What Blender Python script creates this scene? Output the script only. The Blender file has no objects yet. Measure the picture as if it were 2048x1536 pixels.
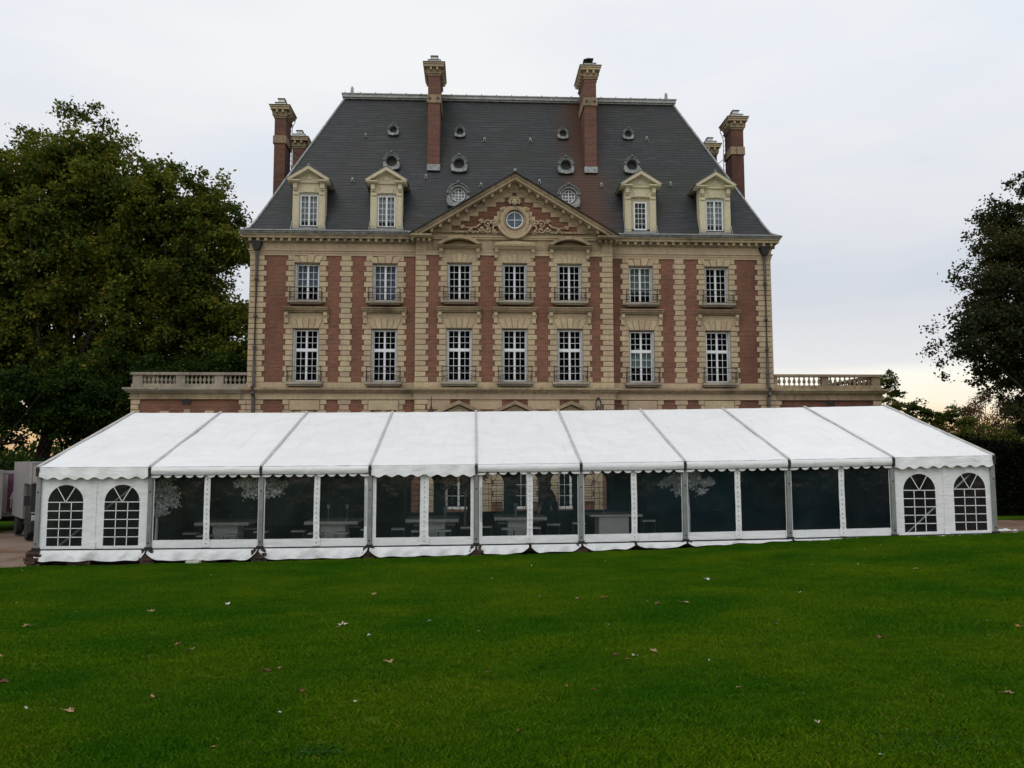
import bpy, math, random
import numpy as np
from mathutils import Matrix, Vector, Euler

random.seed(7); RNG = np.random.default_rng(7)
PI = math.pi
SC = bpy.context.scene
COL = SC.collection

# ---------------------------------------------------------------- camera
YAW, PITCH, ROLL = .0479, .0879, -.0015
CAM = Vector((-1.993, -39.007, 2.466))
_f = Vector((math.sin(YAW)*math.cos(PITCH), math.cos(YAW)*math.cos(PITCH), math.sin(PITCH)))
_r = Vector((math.cos(YAW), -math.sin(YAW), 0)); _u = _r.cross(_f)
_r2 = _r*math.cos(ROLL) + _u*math.sin(ROLL); _u2 = -_r*math.sin(ROLL) + _u*math.cos(ROLL)
cd = bpy.data.cameras.new('camera'); cam = bpy.data.objects.new('camera', cd); COL.objects.link(cam)
cd.sensor_width = 36; cd.lens = 1616.8/2048*36; cd.clip_start = .1; cd.clip_end = 3000
cam.matrix_world = Matrix(((_r2.x, _u2.x, -_f.x, CAM.x), (_r2.y, _u2.y, -_f.y, CAM.y), (_r2.z, _u2.z, -_f.z, CAM.z), (0, 0, 0, 1)))
SC.camera = cam

# ---------------------------------------------------------------- view and light
SC.view_settings.view_transform = 'Standard'; SC.view_settings.look = 'None'
SC.view_settings.exposure = 0.0; SC.view_settings.gamma = 1
SUN_EL, SUN_AZ = 48, 205          # degrees; azimuth clockwise from +Y : light from behind the camera, a little left
sd = bpy.data.lights.new('sun', 'SUN'); sun = bpy.data.objects.new('sun', sd); COL.objects.link(sun)
sd.energy = .75; sd.angle = math.radians(35); sd.color = (1, .96, .9)
_e, _a = math.radians(SUN_EL), math.radians(SUN_AZ)
_d = Vector((math.sin(_a)*math.cos(_e), math.cos(_a)*math.cos(_e), math.sin(_e)))
sun.rotation_euler = _d.to_track_quat('Z', 'Y').to_euler()

W = bpy.data.worlds.new('World'); SC.world = W; W.use_nodes = True
nt = W.node_tree; nt.nodes.clear()
def N(nt, t, **k):
    n = nt.nodes.new(t)
    for a, b in k.items():
        if a.startswith('i_'): n.inputs[a[2:].replace('_', ' ')].default_value = b
        else: setattr(n, a, b)
    return n
def ramp(nt, fac, stops, interp='LINEAR'):
    r = nt.nodes.new('ShaderNodeValToRGB'); r.color_ramp.interpolation = interp
    el = r.color_ramp.elements
    while len(el) < len(stops): el.new(.5)
    for e, (p, c) in zip(el, stops):
        e.position = p; e.color = (*c, 1) if len(c) == 3 else c
    if fac is not None: nt.links.new(fac, r.inputs[0])
    return r
def math_n(nt, op, a, b=None, clamp=False):
    m = nt.nodes.new('ShaderNodeMath'); m.operation = op; m.use_clamp = clamp
    for i, v in enumerate((a, b)):
        if v is None: continue
        if isinstance(v, (int, float)): m.inputs[i].default_value = v
        else: nt.links.new(v, m.inputs[i])
    return m.outputs[0]
def mixc(nt, f, a, b, bt='MIX'):
    m = nt.nodes.new('ShaderNodeMix'); m.data_type = 'RGBA'; m.blend_type = bt
    for i, v in ((0, f), (6, a), (7, b)):
        if isinstance(v, (int, float)): m.inputs[i].default_value = v
        elif isinstance(v, tuple): m.inputs[i].default_value = (*v, 1)
        else: nt.links.new(v, m.inputs[i])
    return m.outputs[2]
sky = N(nt, 'ShaderNodeTexSky'); sky.sky_type = 'NISHITA'; sky.sun_disc = False
sky.sun_elevation = _e; sky.sun_rotation = _a
tc = N(nt, 'ShaderNodeTexCoord'); sep = N(nt, 'ShaderNodeSeparateXYZ'); nt.links.new(tc.outputs['Generated'], sep.inputs[0])
mp = N(nt, 'ShaderNodeMapping'); mp.inputs['Scale'].default_value = (1.1, 1.1, 4.0); nt.links.new(tc.outputs['Generated'], mp.inputs[0])
n1 = N(nt, 'ShaderNodeTexNoise'); n1.inputs['Scale'].default_value = 1.6; n1.inputs['Detail'].default_value = 5; n1.inputs['Roughness'].default_value = .5
nt.links.new(mp.outputs[0], n1.inputs['Vector'])
n2 = N(nt, 'ShaderNodeTexNoise'); n2.inputs['Scale'].default_value = 3.4; n2.inputs['Detail'].default_value = 4
nt.links.new(mp.outputs[0], n2.inputs['Vector'])
elev = math_n(nt, 'ADD', sep.outputs['Z'], math_n(nt, 'MULTIPLY', math_n(nt, 'SUBTRACT', n2.outputs[0], .5), .035))
cl = ramp(nt, elev, [(0, (.75, .45, .22)), (.035, (1.05, .70, .36)), (.058, (1.12, 1.0, .78)), (.088, (1.08, 1.04, .93)), (.106, (.83, .83, .84)), (.18, (.70, .735, .795)),
                     (.29, (.86, .87, .895)), (.42, (.95, .96, .975)), (1.0, (.97, .98, .99))])
br = ramp(nt, n1.outputs[0], [(.36, (.86, .91, .975)), (.5, (.95, .955, .975)), (.62, (1.01, 1.0, .99))])
cloud = mixc(nt, 1.0, cl.outputs[0], br.outputs[0], 'MULTIPLY')
skyc = mixc(nt, 1.0, sky.outputs[0], (.1, .1, .1), 'MULTIPLY')
tot = mixc(nt, .93, skyc, cloud)
bg = N(nt, 'ShaderNodeBackground'); bg.inputs['Strength'].default_value = 1.0
nt.links.new(tot, bg.inputs[0]); wo = N(nt, 'ShaderNodeOutputWorld'); nt.links.new(bg.outputs[0], wo.inputs[0])
SC.cycles.max_bounces = 6; SC.cycles.transparent_max_bounces = 24; SC.cycles.diffuse_bounces = 3; SC.cycles.glossy_bounces = 3
SC.cycles.caustics_reflective = False; SC.cycles.caustics_refractive = False
SC.cycles.use_denoising = True

# ---------------------------------------------------------------- materials
M = {}
def newmat(name):
    m = bpy.data.materials.new(name); m.use_nodes = True; m.node_tree.nodes.clear(); M[name] = m
    t = m.node_tree; b = t.nodes.new('ShaderNodeBsdfPrincipled'); o = t.nodes.new('ShaderNodeOutputMaterial')
    t.links.new(b.outputs[0], o.inputs[0]); return m, t, b, o
def coords(t, kind='Object', scale=(1, 1, 1)):
    c = t.nodes.new('ShaderNodeTexCoord'); m = t.nodes.new('ShaderNodeMapping'); m.inputs['Scale'].default_value = scale
    t.links.new(c.outputs[kind], m.inputs[0]); return m.outputs[0]
def worldpos(t, scale=(1, 1, 1)):
    g = t.nodes.new('ShaderNodeNewGeometry'); m = t.nodes.new('ShaderNodeMapping'); m.inputs['Scale'].default_value = scale
    t.links.new(g.outputs['Position'], m.inputs[0]); return m.outputs[0]
def noise(t, vec, scale, detail=4, rough=.55, dist=0):
    n = t.nodes.new('ShaderNodeTexNoise'); n.inputs['Scale'].default_value = scale; n.inputs['Detail'].default_value = detail
    n.inputs['Roughness'].default_value = rough; n.inputs['Distortion'].default_value = dist
    t.links.new(vec, n.inputs['Vector']); return n.outputs[0]
def bump(t, b, h, strength=.3, dist=.02):
    n = t.nodes.new('ShaderNodeBump'); n.inputs['Strength'].default_value = strength; n.inputs['Distance'].default_value = dist
    t.links.new(h, n.inputs['Height']); t.links.new(n.outputs[0], b.inputs['Normal'])
def orand(t):
    return t.nodes.new('ShaderNodeObjectInfo').outputs['Random']
def simple(name, col, rough=.6, metal=0, spec=.5, var=.12, scale=6, bmp=0, tint=None, objvar=0):
    m, t, b, o = newmat(name); p = worldpos(t)
    n = noise(t, p, scale, 5)
    c2 = tuple(max(0, x*(1-var*2)) for x in col); c1 = tuple(min(1, x*(1+var)) for x in col)
    r = ramp(t, n, [(.3, c2), (.7, c1)]); out = r.outputs[0]
    if tint is not None:
        n2 = noise(t, p, scale*.23, 4, .6)
        r2 = ramp(t, n2, [(.52, (0, 0, 0)), (.7, (1, 1, 1))]); out = mixc(t, math_n(t, 'MULTIPLY', r2.outputs[0], .6), out, tint)
    if objvar:
        v = math_n(t, 'ADD', math_n(t, 'MULTIPLY', orand(t), objvar*2), 1-objvar)
        h = t.nodes.new('ShaderNodeHueSaturation'); t.links.new(v, h.inputs['Value']); t.links.new(out, h.inputs['Color']); out = h.outputs[0]
    t.links.new(out, b.inputs['Base Color'])
    b.inputs['Roughness'].default_value = rough; b.inputs['Metallic'].default_value = metal; b.inputs['Specular IOR Level'].default_value = spec
    if bmp: bump(t, b, n, bmp, .02)
    return m

def uv_wall(t):     # (x+y, z) so that walls facing either way carry level courses
    g = t.nodes.new('ShaderNodeNewGeometry'); s = t.nodes.new('ShaderNodeSeparateXYZ'); t.links.new(g.outputs['Position'], s.inputs[0])
    c = t.nodes.new('ShaderNodeCombineXYZ'); t.links.new(math_n(t, 'ADD', s.outputs[0], s.outputs[1]), c.inputs[0]); t.links.new(s.outputs[2], c.inputs[1])
    return c.outputs[0], s
# brick wall
m, t, b, o = newmat('brick'); uv, s = uv_wall(t)
bt = t.nodes.new('ShaderNodeTexBrick'); t.links.new(uv, bt.inputs['Vector'])
for k, v in (('Scale', 1), ('Brick Width', .22), ('Row Height', .0645), ('Mortar Size', .0085), ('Mortar Smooth', .1), ('Bias', -.1)): bt.inputs[k].default_value = v
bt.offset = .5; bt.inputs['Color1'].default_value = (.190, .072, .042, 1); bt.inputs['Color2'].default_value = (.094, .039, .026, 1); bt.inputs['Mortar'].default_value = (.25, .175, .135, 1)
P = worldpos(t); big = noise(t, P, .55, 6, .6); strk = noise(t, worldpos(t, (1.2, 1.2, 14)), 1.2, 3, .5)
c = mixc(t, math_n(t, 'MULTIPLY', ramp(t, big, [(.45, (0, 0, 0)), (.72, (1, 1, 1))]).outputs[0], .55), bt.outputs['Color'], (.072, .036, .027))
c = mixc(t, math_n(t, 'MULTIPLY', ramp(t, strk, [(.46, (0, 0, 0)), (.68, (1, 1, 1))]).outputs[0], .6), c, (.27, .115, .072))
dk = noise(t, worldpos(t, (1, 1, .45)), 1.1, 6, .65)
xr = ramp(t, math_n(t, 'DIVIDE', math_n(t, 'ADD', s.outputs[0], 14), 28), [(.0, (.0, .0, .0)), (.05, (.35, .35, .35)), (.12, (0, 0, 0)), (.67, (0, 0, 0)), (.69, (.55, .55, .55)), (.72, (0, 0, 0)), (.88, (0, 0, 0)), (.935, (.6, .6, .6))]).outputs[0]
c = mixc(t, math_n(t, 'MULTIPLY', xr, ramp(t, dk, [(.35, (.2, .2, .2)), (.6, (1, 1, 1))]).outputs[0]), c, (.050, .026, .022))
t.links.new(c, b.inputs['Base Color']); b.inputs['Roughness'].default_value = .9; b.inputs['Specular IOR Level'].default_value = .15
bump(t, b, bt.outputs['Fac'], -.5, .008)
m2 = m.copy(); m2.name = 'brick_stack'; M['brick_stack'] = m2
for nd in m2.node_tree.nodes:
    if nd.type == 'TEX_BRICK': nd.inputs['Color1'].default_value = (.115, .040, .030, 1); nd.inputs['Color2'].default_value = (.065, .026, .022, 1); nd.inputs['Mortar'].default_value = (.27, .20, .17, 1)
# stone, each block with its own tone
def stonemat(name, col, dirt, dirtamt=.55, objvar=.08):
    m, t, b, o = newmat(name); P = worldpos(t)
    fine = noise(t, P, 9, 6, .65); big = noise(t, P, .8, 5, .6); run = noise(t, worldpos(t, (3.5, 3.5, .5)), 1.6, 5, .6)
    base = ramp(t, fine, [(.3, tuple(x*.82 for x in col)), (.7, tuple(min(1, x*1.1) for x in col))]).outputs[0]
    warm = mixc(t, ramp(t, orand(t), [(0, (0, 0, 0)), (1, (1, 1, 1))]).outputs[0], (1.0, .89, .84), (1.0, 1.02, .84))
    base = mixc(t, .6, base, warm, 'MULTIPLY')
    v = math_n(t, 'ADD', math_n(t, 'MULTIPLY', orand(t), objvar*2), 1-objvar)
    h = t.nodes.new('ShaderNodeHueSaturation'); t.links.new(v, h.inputs['Value']); t.links.new(base, h.inputs['Color'])
    d = math_n(t, 'MULTIPLY', ramp(t, big, [(.42, (0, 0, 0)), (.72, (1, 1, 1))]).outputs[0], dirtamt)
    d2 = math_n(t, 'MULTIPLY', ramp(t, run, [(.5, (0, 0, 0)), (.72, (1, 1, 1))]).outputs[0], dirtamt*.9)
    d3 = math_n(t, 'MAXIMUM', d, d2)
    c = mixc(t, d3, h.outputs[0], dirt); t.links.new(c, b.inputs['Base Color'])
    b.inputs['Roughness'].default_value = .88; b.inputs['Specular IOR Level'].default_value = .2
    bump(t, b, fine, .25, .01); return m
stonemat('stone', (.47, .38, .27), (.22, .18, .125), .5)
stonemat('stone_weathered', (.36, .285, .195), (.085, .072, .053), .85)
stonemat('stone_pale', (.60, .555, .43), (.38, .34, .21), .45, .04)
stonemat('stone_terrace', (.36, .32, .27), (.10, .09, .08), .8)
# slate
m, t, b, o = newmat('slate'); uv, s = uv_wall(t)
bt = t.nodes.new('ShaderNodeTexBrick'); t.links.new(uv, bt.inputs['Vector'])
for k, v in (('Scale', 1), ('Brick Width', .2), ('Row Height', .2), ('Mortar Size', .006), ('Mortar Smooth', .1)): bt.inputs[k].default_value = v
bt.inputs['Color1'].default_value = (.030, .033, .039, 1); bt.inputs['Color2'].default_value = (.018, .021, .029, 1); bt.inputs['Mortar'].default_value = (.030, .030, .034, 1)
P = worldpos(t); big = noise(t, P, .32, 5, .6, .6); strk = noise(t, worldpos(t, (1.0, 1.0, 9)), .9, 5, .6)
c = mixc(t, math_n(t, 'MULTIPLY', ramp(t, big, [(.38, (0, 0, 0)), (.58, (1, 1, 1))]).outputs[0], .9), bt.outputs['Color'], (.024, .028, .020))
c = mixc(t, math_n(t, 'MULTIPLY', ramp(t, strk, [(.52, (0, 0, 0)), (.7, (1, 1, 1))]).outputs[0], .6), c, (.072, .074, .098))
b1 = noise(t, worldpos(t, (1, 1, .8)), .55, 6, .7, .8); b2 = noise(t, worldpos(t, (.8, .8, 2.5)), 1.4, 6, .7)
c = mixc(t, math_n(t, 'MULTIPLY', ramp(t, b1, [(.5, (0, 0, 0)), (.66, (1, 1, 1))]).outputs[0], .55), c, (.040, .035, .044))
c = mixc(t, math_n(t, 'MULTIPLY', ramp(t, b2, [(.52, (0, 0, 0)), (.68, (1, 1, 1))]).outputs[0], .6), c, (.020, .026, .036))
# rust washed down the slates round the right middle chimney
dx = math_n(t, 'ABSOLUTE', math_n(t, 'SUBTRACT', s.outputs[0], 3.75)); n3 = noise(t, worldpos(t, (1, 1, .22)), .9, 5, .6)
rf = math_n(t, 'SUBTRACT', math_n(t, 'ADD', 1.25, math_n(t, 'MULTIPLY', math_n(t, 'SUBTRACT', n3, .5), 1.6)), math_n(t, 'MULTIPLY', dx, .85), True)
c = mixc(t, math_n(t, 'MULTIPLY', rf, .95), c, (.066, .028, .013))
t.links.new(c, b.inputs['Base Color']); b.inputs['Roughness'].default_value = .55; b.inputs['Specular IOR Level'].default_value = .35
bump(t, b, bt.outputs['Fac'], -.4, .006)
simple('zinc', (.36, .37, .37), .5, .0, .5, .18, 5, 0, (.2, .2, .18)); simple('lead', (.155, .165, .165), .6, 0, .4, .25, 7, .2, (.1, .11, .1))
simple('lead_light', (.34, .36, .36), .6, 0, .4, .25, 7, .1, (.16, .18, .17))
simple('gutter', (.20, .20, .19), .55, 0, .4, .25, 4, 0, (.24, .24, .22)); simple('pipe', (.10, .085, .08), .6, 0, .4, .25, 3, 0, (.06, .05, .045))
simple('paint_white', (.72, .74, .76), .4, 0, .5, .04, 3); simple('paint_grey', (.42, .45, .44), .5, 0, .4, .12, 4, 0, (.28, .3, .3))
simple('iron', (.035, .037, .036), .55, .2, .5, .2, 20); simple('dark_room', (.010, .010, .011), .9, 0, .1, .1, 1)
simple('curtain_refl_blue', (.34, .37, .47), .9, 0, .1, .12, 4); simple('curtain_refl_lavender', (.30, .30, .39), .9, 0, .1, .1, 4)  # sheet colours carry the sky reflected in the upper panes
simple('curtain_refl_green', (.33, .40, .36), .9, 0, .1, .1, 4); simple('curtain_dormer', (.62, .63, .66), .9, 0, .1, .08, 4); simple('curtain_dark', (.22, .225, .23), .9, 0, .1, .1, 4)
simple('cream_paint', (.56, .49, .36), .6, 0, .3, .06, 3)
simple('black_metal_or_shade', (.02, .02, .021), .5, .3, .5, .1, 20); simple('mesh_dark', (.028, .03, .032), .6)
simple('alu', (.30, .325, .32), .42, .5, .5, .12, 3, 0, (.2, .22, .21)); simple('alu_dark', (.04, .043, .042), .4, .6, .5, .15, 9)
simple('wood_block', (.085, .055, .038), .85, 0, .2, .3, 14, .4, (.03, .025, .02)); simple('board_pale', (.55, .52, .45), .8)
simple('cloth_white', (.80, .79, .75), .9, 0, .2, .06, 5); simple('seat_white', (.8, .8, .8), .6)
simple('chair_metal', (.12, .12, .125), .4, .6); simple('blossom', (.82, .82, .82), .8, 0, .2, .1, 30); simple('white_trunk', (.65, .66, .64), .8)
simple('added_lining', (.05, .11, .16), .85, 0, .15, .25, .7); simple('added_lining_green', (.06, .095, .085), .85, 0, .15, .25, .7); simple('added_lining_brown', (.16, .12, .10), .85, 0, .15, .4, .5)  # linings added so that the marquee inside stays dark
simple('seam_grey', (.52, .50, .49), .5, 0, .4, .1, 3); simple('flue_white', (.80, .80, .78), .7, 0, .2, .06, 4); simple('truck_grey', (.24, .225, .235), .5, 0, .4, .08, 2, 0, (.25, .24, .23)); simple('truck_cream', (.36, .33, .29), .5, 0, .4, .06, 2, 0, (.34, .31, .27))
simple('tyre', (.015, .015, .015), .9); simple('black_cloth', (.012, .013, .016), .9); simple('skin', (.35, .2, .14), .6); simple('hair', (.03, .02, .015), .7)
simple('plaque', (.12, .04, .085), .5); simple('letter_white', (.6, .58, .58), .5)
# tarpaulin: pvc outside, slightly creased
m, t, b, o = newmat('pvc'); P = worldpos(t); n = noise(t, P, 1.1, 5, .55, .8); nn = noise(t, P, 5, 5, .6)
r = ramp(t, n, [(.3, (.77, .795, .805)), (.7, (.84, .85, .855))]); c = mixc(t, math_n(t, 'MULTIPLY', ramp(t, nn, [(.55, (0, 0, 0)), (.75, (1, 1, 1))]).outputs[0], .25), r.outputs[0], (.60, .63, .60))
t.links.new(c, b.inputs['Base Color']); b.inputs['Roughness'].default_value = .42; b.inputs['Specular IOR Level'].default_value = .35
wr = noise(t, worldpos(t, (.5, 1.5, 1.5)), 2.0, 4, .6, 2.0); st = noise(t, worldpos(t, (5, .35, .35)), 1.3, 5, .65)
c2 = mixc(t, math_n(t, 'MULTIPLY', ramp(t, st, [(.55, (0, 0, 0)), (.72, (1, 1, 1))]).outputs[0], .30), c, (.56, .58, .55)); t.links.new(c2, b.inputs['Base Color'])
bump(t, b, math_n(t, 'ADD', n, math_n(t, 'MULTIPLY', wr, .5)), .7, .06)
m, t, b, o = newmat('pvc_skirt'); P = worldpos(t); n = noise(t, P, 2.2, 5, .55, 1.2); nn = noise(t, P, 5, 5, .6)
r = ramp(t, n, [(.3, (.60, .63, .63)), (.7, (.74, .75, .76))]); c = mixc(t, math_n(t, 'MULTIPLY', ramp(t, nn, [(.5, (0, 0, 0)), (.75, (1, 1, 1))]).outputs[0], .3), r.outputs[0], (.42, .44, .40))
t.links.new(c, b.inputs['Base Color']); b.inputs['Roughness'].default_value = .35; bump(t, b, n, .6, .08)
def glassy(name, refl, tint, rough=.04, bscale=.8, bstr=.12, haze=0):
    m, t, b, o = newmat(name); t.nodes.remove(b)
    tr = t.nodes.new('ShaderNodeBsdfTransparent'); tr.inputs[0].default_value = (*tint, 1)
    gl = t.nodes.new('ShaderNodeBsdfGlossy'); gl.inputs['Roughness'].default_value = rough; gl.inputs[0].default_value = (1, 1, 1, 1)
    lw = t.nodes.new('ShaderNodeLayerWeight'); lw.inputs[0].default_value = .2
    f = math_n(t, 'ADD', math_n(t, 'MULTIPLY', lw.outputs['Fresnel'], .8), refl - .02, True)
    mx = t.nodes.new('ShaderNodeMixShader'); t.links.new(f, mx.inputs[0]); t.links.new(tr.outputs[0], mx.inputs[1]); t.links.new(gl.outputs[0], mx.inputs[2])
    n = noise(t, worldpos(t), bscale, 3); bp = t.nodes.new('ShaderNodeBump'); bp.inputs['Strength'].default_value = bstr; bp.inputs['Distance'].default_value = .05
    t.links.new(n, bp.inputs['Height']); t.links.new(bp.outputs[0], gl.inputs['Normal']); last = mx.outputs[0]
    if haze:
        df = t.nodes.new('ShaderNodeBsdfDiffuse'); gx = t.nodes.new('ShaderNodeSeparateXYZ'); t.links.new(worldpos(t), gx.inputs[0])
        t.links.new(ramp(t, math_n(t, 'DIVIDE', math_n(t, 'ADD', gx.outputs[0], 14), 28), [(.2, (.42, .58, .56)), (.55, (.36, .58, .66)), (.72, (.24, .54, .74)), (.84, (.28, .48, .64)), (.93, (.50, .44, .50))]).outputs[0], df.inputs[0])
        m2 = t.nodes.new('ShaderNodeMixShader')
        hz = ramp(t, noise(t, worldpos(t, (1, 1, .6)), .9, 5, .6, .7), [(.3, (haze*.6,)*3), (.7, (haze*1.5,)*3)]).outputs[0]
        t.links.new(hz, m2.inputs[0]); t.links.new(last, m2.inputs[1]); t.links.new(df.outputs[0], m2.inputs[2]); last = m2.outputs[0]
    t.links.new(last, o.inputs[0]); return m
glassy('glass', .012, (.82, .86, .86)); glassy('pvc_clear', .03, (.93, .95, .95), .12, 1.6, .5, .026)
# foliage
def leafmat(name, cols, tr=.3, big=.38):
    m, t, b, o = newmat(name); g = t.nodes.new('ShaderNodeNewGeometry')
    r = ramp(t, g.outputs['Random Per Island'], [(i/(len(cols)-1), c) for i, c in enumerate(cols)])
    n = noise(t, worldpos(t), big, 4); r2 = ramp(t, n, [(.36, (.45, .62, .6)), (.64, (1.5, 1.3, .95))])
    c = mixc(t, 1.0, r.outputs[0], r2.outputs[0], 'MULTIPLY')
    t.links.new(c, b.inputs['Base Color']); b.inputs['Roughness'].default_value = .7; b.inputs['Specular IOR Level'].default_value = .08
    tl = t.nodes.new('ShaderNodeBsdfTranslucent'); t.links.new(c, tl.inputs[0])
    mx = t.nodes.new('ShaderNodeMixShader'); mx.inputs[0].default_value = tr
    t.links.new(b.outputs[0], mx.inputs[1]); t.links.new(tl.outputs[0], mx.inputs[2]); t.links.new(mx.outputs[0], o.inputs[0]); return m
leafmat('leaf_plane', [(.060, .100, .018), (.090, .128, .020), (.125, .145, .024), (.17, .145, .03)])
leafmat('leaf_dark', [(.014, .034, .008), (.024, .052, .010), (.038, .068, .012), (.05, .075, .014)])
leafmat('leaf_maple', [(.020, .032, .014), (.034, .048, .020), (.050, .060, .026), (.07, .05, .032)])
leafmat('leaf_feather', [(.03, .06, .014), (.05, .085, .018), (.09, .11, .022), (.14, .12, .03)], .35)
leafmat('leaf_rust', [(.11, .055, .035), (.15, .08, .045), (.09, .07, .035), (.18, .10, .06)], .35)
leafmat('leaf_hedge', [(.0015, .003, .0015), (.003, .005, .002), (.004, .007, .003)], .05)
leafmat('leaf_clover', [(.030, .095, .004), (.040, .11, .006), (.05, .12, .012)], .2)
simple('bark', (.055, .045, .035), .95, 0, .1, .35, 5, .6, (.09, .085, .07))
m, t, b, o = newmat('grass_blade'); g = t.nodes.new('ShaderNodeNewGeometry')
r = ramp(t, g.outputs['Random Per Island'], [(0, (.037, .118, .001)), (.5, (.049, .138, .002)), (.92, (.072, .160, .004)), (.985, (.13, .15, .03))])
n = noise(t, worldpos(t), .45, 5); n_ = noise(t, worldpos(t), 2.6, 4)
c = mixc(t, 1.0, r.outputs[0], ramp(t, n, [(.35, (.58, .80, .8)), (.65, (1.55, 1.12, 1.1))]).outputs[0], 'MULTIPLY')
c = mixc(t, 1.0, c, ramp(t, n_, [(.35, (.88, .92, .95)), (.65, (1.15, 1.07, 1.0))]).outputs[0], 'MULTIPLY')
t.links.new(c, b.inputs['Base Color']); b.inputs['Roughness'].default_value = .7; b.inputs['Specular IOR Level'].default_value = .05
m, t, b, o = newmat('lawn'); P = worldpos(t)
n = noise(t, P, .45, 5); n_ = noise(t, P, 2.6, 4); nf = noise(t, P, 45, 5, .7)
c = ramp(t, nf, [(.3, (.018, .054, .001)), (.55, (.033, .085, .002)), (.75, (.055, .106, .004))]).outputs[0]
c = mixc(t, 1.0, c, ramp(t, n, [(.35, (.58, .80, .8)), (.65, (1.55, 1.12, 1.1))]).outputs[0], 'MULTIPLY')
c = mixc(t, 1.0, c, ramp(t, n_, [(.35, (.88, .92, .95)), (.65, (1.15, 1.07, 1.0))]).outputs[0], 'MULTIPLY')
t.links.new(c, b.inputs['Base Color']); b.inputs['Roughness'].default_value = .95; b.inputs['Specular IOR Level'].default_value = .05; bump(t, b, nf, .6, .04)
m, t, b, o = newmat('gravel'); P = worldpos(t); n = noise(t, P, .35, 6, .7, .5); nf = noise(t, P, 28, 5, .8)
c = ramp(t, nf, [(.3, (.12, .085, .065)), (.6, (.22, .155, .115)), (.8, (.30, .23, .18))]).outputs[0]
c = mixc(t, ramp(t, n, [(.48, (0, 0, 0)), (.6, (1, 1, 1))]).outputs[0], c, (.12, .058, .03))
t.links.new(c, b.inputs['Base Color']); b.inputs['Roughness'].default_value = .95; bump(t, b, nf, .5, .02)
for nm, cc in (('leaf_tan', (.32, .20, .10)), ('leaf_brown', (.17, .08, .035)), ('leaf_red', (.16, .035, .02)), ('leaf_cream', (.55, .50, .38)), ('leaf_white', (.62, .62, .56)), ('leaf_orange', (.36, .15, .05))):
    simple(nm, cc, .7, 0, .3, .3, 40, .3)

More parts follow.
